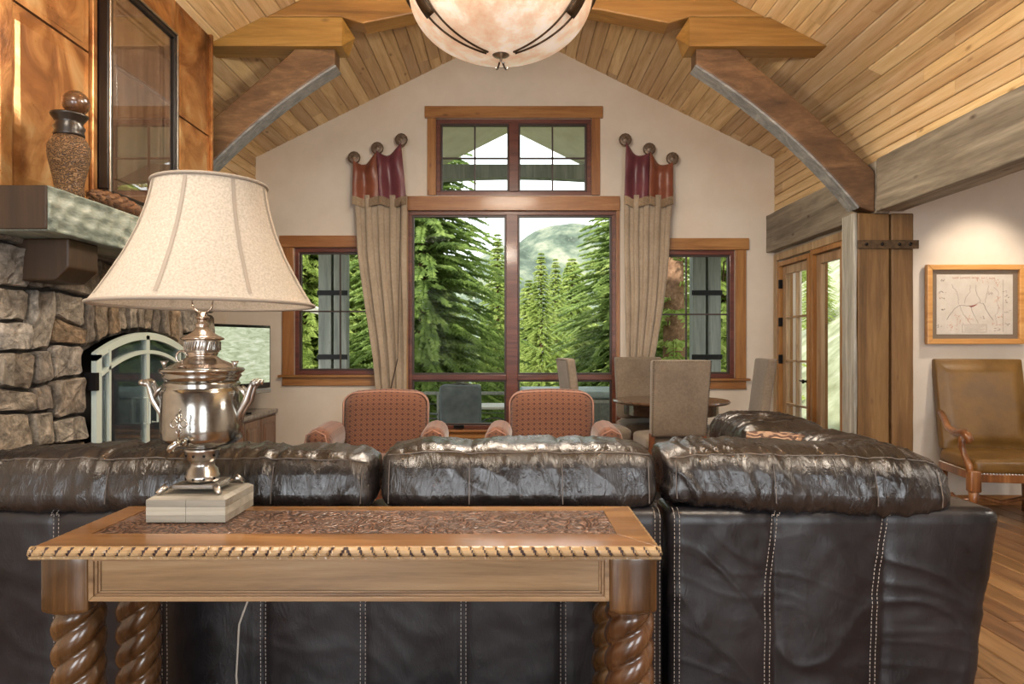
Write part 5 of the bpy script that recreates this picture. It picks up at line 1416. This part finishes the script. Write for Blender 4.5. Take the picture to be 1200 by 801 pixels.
# ------------------------------------------------------------------ map, switch, leather chair in the side room
PYm = PY-.03
mp_ = thing('framed_map', 'landscape antique style map in a honey wood frame above the leather chair', 'picture', (px(1142, PYm), PYm, pz(356.5, PYm)))
hw_, hh_ = (px(1199, PYm)-px(1085, PYm))/2, (pz(310, PYm)-pz(403, PYm))/2
m_gold = wood('honey_picture_frame', [(156, 100, 44), (196, 142, 78), (216, 168, 104)], 'X', 9, .35, var=0, coat=.3)
fr4 = MB(); w4 = .045
for q in ([(-hw_, -hh_), (hw_, -hh_), (hw_-w4, -hh_+w4), (-hw_+w4, -hh_+w4)], [(hw_, -hh_), (hw_, hh_), (hw_-w4, hh_-w4), (hw_-w4, -hh_+w4)], [(hw_, hh_), (-hw_, hh_), (-hw_+w4, hh_-w4), (hw_-w4, hh_-w4)], [(-hw_, hh_), (-hw_, -hh_), (-hw_+w4, -hh_+w4), (-hw_+w4, hh_-w4)]):
    fr4.prism(q, -.025, .02)
fr4.build('frame', m_gold, mp_, bevel=.005)
MB().box(-hw_+.02, hw_-.02, .002, .018, -hh_+.02, hh_-.02).build('mat_board', plain('grey_brown_mount', (128, 110, 90), .8), mp_)
pw_, ph_ = (px(1187, PYm)-px(1098, PYm))/2, (pz(321, PYm)-pz(391, PYm))/2
pap = MB().box(-pw_, pw_, -.003, .002, -ph_, ph_).build('map_sheet', noisy('aged_map_paper', [(.3, (214, 204, 190)), (.6, (228, 220, 208)), (.75, (222, 200, 176))], 9, .8), mp_)
m_ink = plain('brown_ink', (138, 116, 102), .8); m_ink2 = plain('orange_ink', (196, 120, 76), .8); m_ink3 = plain('red_ink', (160, 84, 76), .8)
def mpx(x, y): return (pw_*(2*(x-30)/895-1), -.0035, ph_*(1-2*(y-62)/708))
rv = MB()
def wig(pts, r, mb, amp=6):
    out = []
    for a, b in zip(pts[:-1], pts[1:]):
        for i in range(5):
            t = i/5; out.append(mpx(a[0]+(b[0]-a[0])*t + random.uniform(-amp, amp), a[1]+(b[1]-a[1])*t + random.uniform(-amp, amp)))
    out.append(mpx(*pts[-1])); mb.tube(out, r, 3)
wig([(145, 600), (170, 560), (240, 470), (300, 425), (400, 435), (460, 430), (530, 395), (580, 405), (600, 460), (640, 520), (690, 600)], .0022, rv, 4)
wig([(205, 170), (215, 215), (270, 270), (285, 350), (288, 415)], .0016, rv); wig([(490, 190), (495, 270), (540, 370), (540, 395)], .0014, rv)
wig([(640, 190), (630, 270), (610, 340), (600, 400)], .0014, rv); wig([(300, 430), (330, 520), (400, 600), (430, 650)], .0012, rv); wig([(430, 440), (470, 540), (520, 640)], .0012, rv)
wig([(740, 640), (720, 560), (760, 460), (740, 380), (760, 280), (700, 210)], .0012, rv); wig([(360, 400), (370, 340), (420, 270), (420, 190)], .0015, rv)
for (a, b, c, d) in ((330, 655, 615, 655), (330, 655, 330, 745), (615, 655, 615, 745), (330, 745, 615, 745), (810, 120, 810, 740)): rv.tube([mpx(a, b), mpx(c, d)], .0014, 3)
for i in range(6): rv.tube([mpx(355, 672+i*12), mpx(595-(i % 3)*25, 672+i*12)], .0008, 3)
for (a, b) in ((100, 130), (95, 270), (90, 340), (110, 470), (60, 670), (830, 270), (855, 320), (845, 380), (860, 500), (865, 650), (565, 575), (750, 710), (665, 285)):
    for k_ in range(7): 
        u_, v__ = a+random.uniform(-34, 34), b+random.uniform(-14, 14); rv.tube([mpx(u_, v__), mpx(u_+random.uniform(-22, 22), v__+random.uniform(-14, 14))], .0022, 3)
tag(rv.build('map_rivers', m_ink, pap), kind='stuff')
o2 = MB()
for (x0, x1, y) in ((220, 290, 102), (310, 430, 102), (445, 540, 102), (560, 600, 104), (615, 635, 104), (650, 730, 106)):
    x = x0
    while x < x1-8:      # the title, as far as the photo lets its letters be read: strokes
        o2.tube([mpx(x, y-9), mpx(x, y+9)], .0014, 3).tube([mpx(x, y-9*random.choice((-1, 1))), mpx(x+9, y+9*random.choice((-1, 0, 1)))], .0014, 3); x += 15
for (x0, y0) in ((270, 560), (300, 620), (390, 570), (430, 600), (230, 690), (180, 680), (760, 180), (730, 140), (600, 150), (530, 130), (770, 560), (770, 660), (700, 640), (780, 440), (760, 350)):
    for k_ in range(9):
        u_, v__ = x0+random.uniform(-38, 38), y0+random.uniform(-26, 26); o2.tube([mpx(u_, v__), mpx(u_+random.uniform(-14, 14), v__+random.uniform(-12, 12))], .0018, 3)
tag(o2.build('map_lettering', m_ink2, pap), kind='stuff')
MB().tube([mpx(410, 436), mpx(440, 442), mpx(470, 430), mpx(505, 418)], [.002, .006, .006, .002], 4).build('map_lake', m_ink3, pap)
MB().box(-hw_+.03, hw_-.03, -.010, -.008, -hh_+.03, hh_-.03).build('glazing', glass_mat('map_glazing', (1, 1, 1), .6, .03), mp_)

sw = thing('light_switch', 'small white double rocker switch on the wall above the leather chair', 'switch', (px(1190.5, PY-.005), PY-.004, pz(431, PY)))
MB().rbox(-.037, .037, -.006, .003, -.070, .070, .004, (2, 1, 2)).build('plate', plain('switch_white', (214, 208, 198), .4), sw)
MB().box(-.017, .017, -.010, -.005, -.033, .033).build('rocker', plain('rocker_white', (228, 222, 212), .35), sw, bevel=.002)

m_tan = leather('tan_olive_leather', [(88, 62, 24), (118, 86, 38)], .34, .5, .3)
m_aw = wood('cabriole_walnut', [(70, 38, 18), (120, 74, 38), (156, 108, 64)], 'Z', 8, .3, var=0, coat=.5)
lc = thing('leather_armchair', 'high backed tan leather armchair with carved wooden arms below the map', 'armchair', (3.86, 5.36, 0), radians(-9))
def lb(P): return Vector((P.x*(1+.02*(P.z-.5)), P.y+.20*(P.z-.5), P.z))
def ldis(p, n):
    if n.y < -.5:
        e = min(.33-abs(p.x), p.z-.52, 1.22-p.z); return .035*smst(.0, .09, e)
    return 0
MB().rbox(-.33, .33, .20, .29, .50, 1.24, .015, (26, 2, 30), ldis, lb).build('backrest', m_tan, lc, smooth=True)
MB().rbox(-.345, .345, -.34, .24, .395, .50, .035, (14, 14, 3), lambda p, n: .03*max(0, n.z)*(1-(p.x/.36)**2)*(1-(p.y/.36)**2 if abs(p.y) < .36 else 0)).build('seat', m_tan, lc, smooth=True)
MB().box(-.345, .345, -.34, .25, .335, .40).build('seat_rail', m_aw, lc, bevel=.006)
nm = MB()
for i in range(32): nm.lathe([(.006, 0), (.004, .003), (0, .004)], 6, T=RT((-.33+i*.0213, -.345, .402), rx=pi/2))
for s in (-1, 1):
    for i in range(28): nm.lathe([(.006, 0), (.004, .003), (0, .004)], 6, T=RT((s*.347, -.33+i*.0205, .402), rz=s*pi/2, rx=pi/2))
tag(nm.build('nailhead_trim', m_pewter, lc), kind='stuff')
for s in (-1, 1):
    ar = MB().tube([(s*.33, .245, .80), (s*.345, .16, .765), (s*.37, .02, .695), (s*.385, -.14, .675), (s*.385, -.26, .690), (s*.385, -.31, .675), (s*.38, -.33, .645), (s*.38, -.30, .63)], [.022, .024, .026, .028, .032, .034, .028, .018], 12)
    ar.tube([(s*.38, -.24, .665), (s*.375, -.20, .59), (s*.37, -.23, .52), (s*.365, -.29, .45), (s*.355, -.30, .39)], [.030, .024, .022, .028, .030], 12)
    ar.build('arm', m_aw, lc, smooth=True)
    MB().rbox(s*.345-.04, s*.345+.04, -.355, -.275, .26, .42, .012, (2, 2, 2)).tube([(s*.345, -.315, .28), (s*.35, -.325, .20), (s*.345, -.30, .12), (s*.35, -.32, .05), (s*.355, -.34, .01)], [.036, .032, .022, .026, .034], 12).build('front_leg', m_aw, lc, smooth=True)
    MB().tube([(s*.31, .24, .36), (s*.31, .25, .2), (s*.30, .235, .10), (s*.31, .25, .01)], [.034, .030, .024, .03], 12).build('rear_leg', m_aw, lc, smooth=True)
    MB().tube([(s*.345, -.30, .10), (s*.30, -.15, .15), (s*.30, 0, .11), (s*.30, .12, .15), (s*.305, .235, .10)], [.018]*5, 10).build('side_stretcher', m_aw, lc, smooth=True)
MB().tube([(-.30, 0, .115), (-.15, 0, .16), (0, 0, .12), (.15, 0, .16), (.30, 0, .115)], [.018]*5, 10).build('cross_stretcher', m_aw, lc, smooth=True)
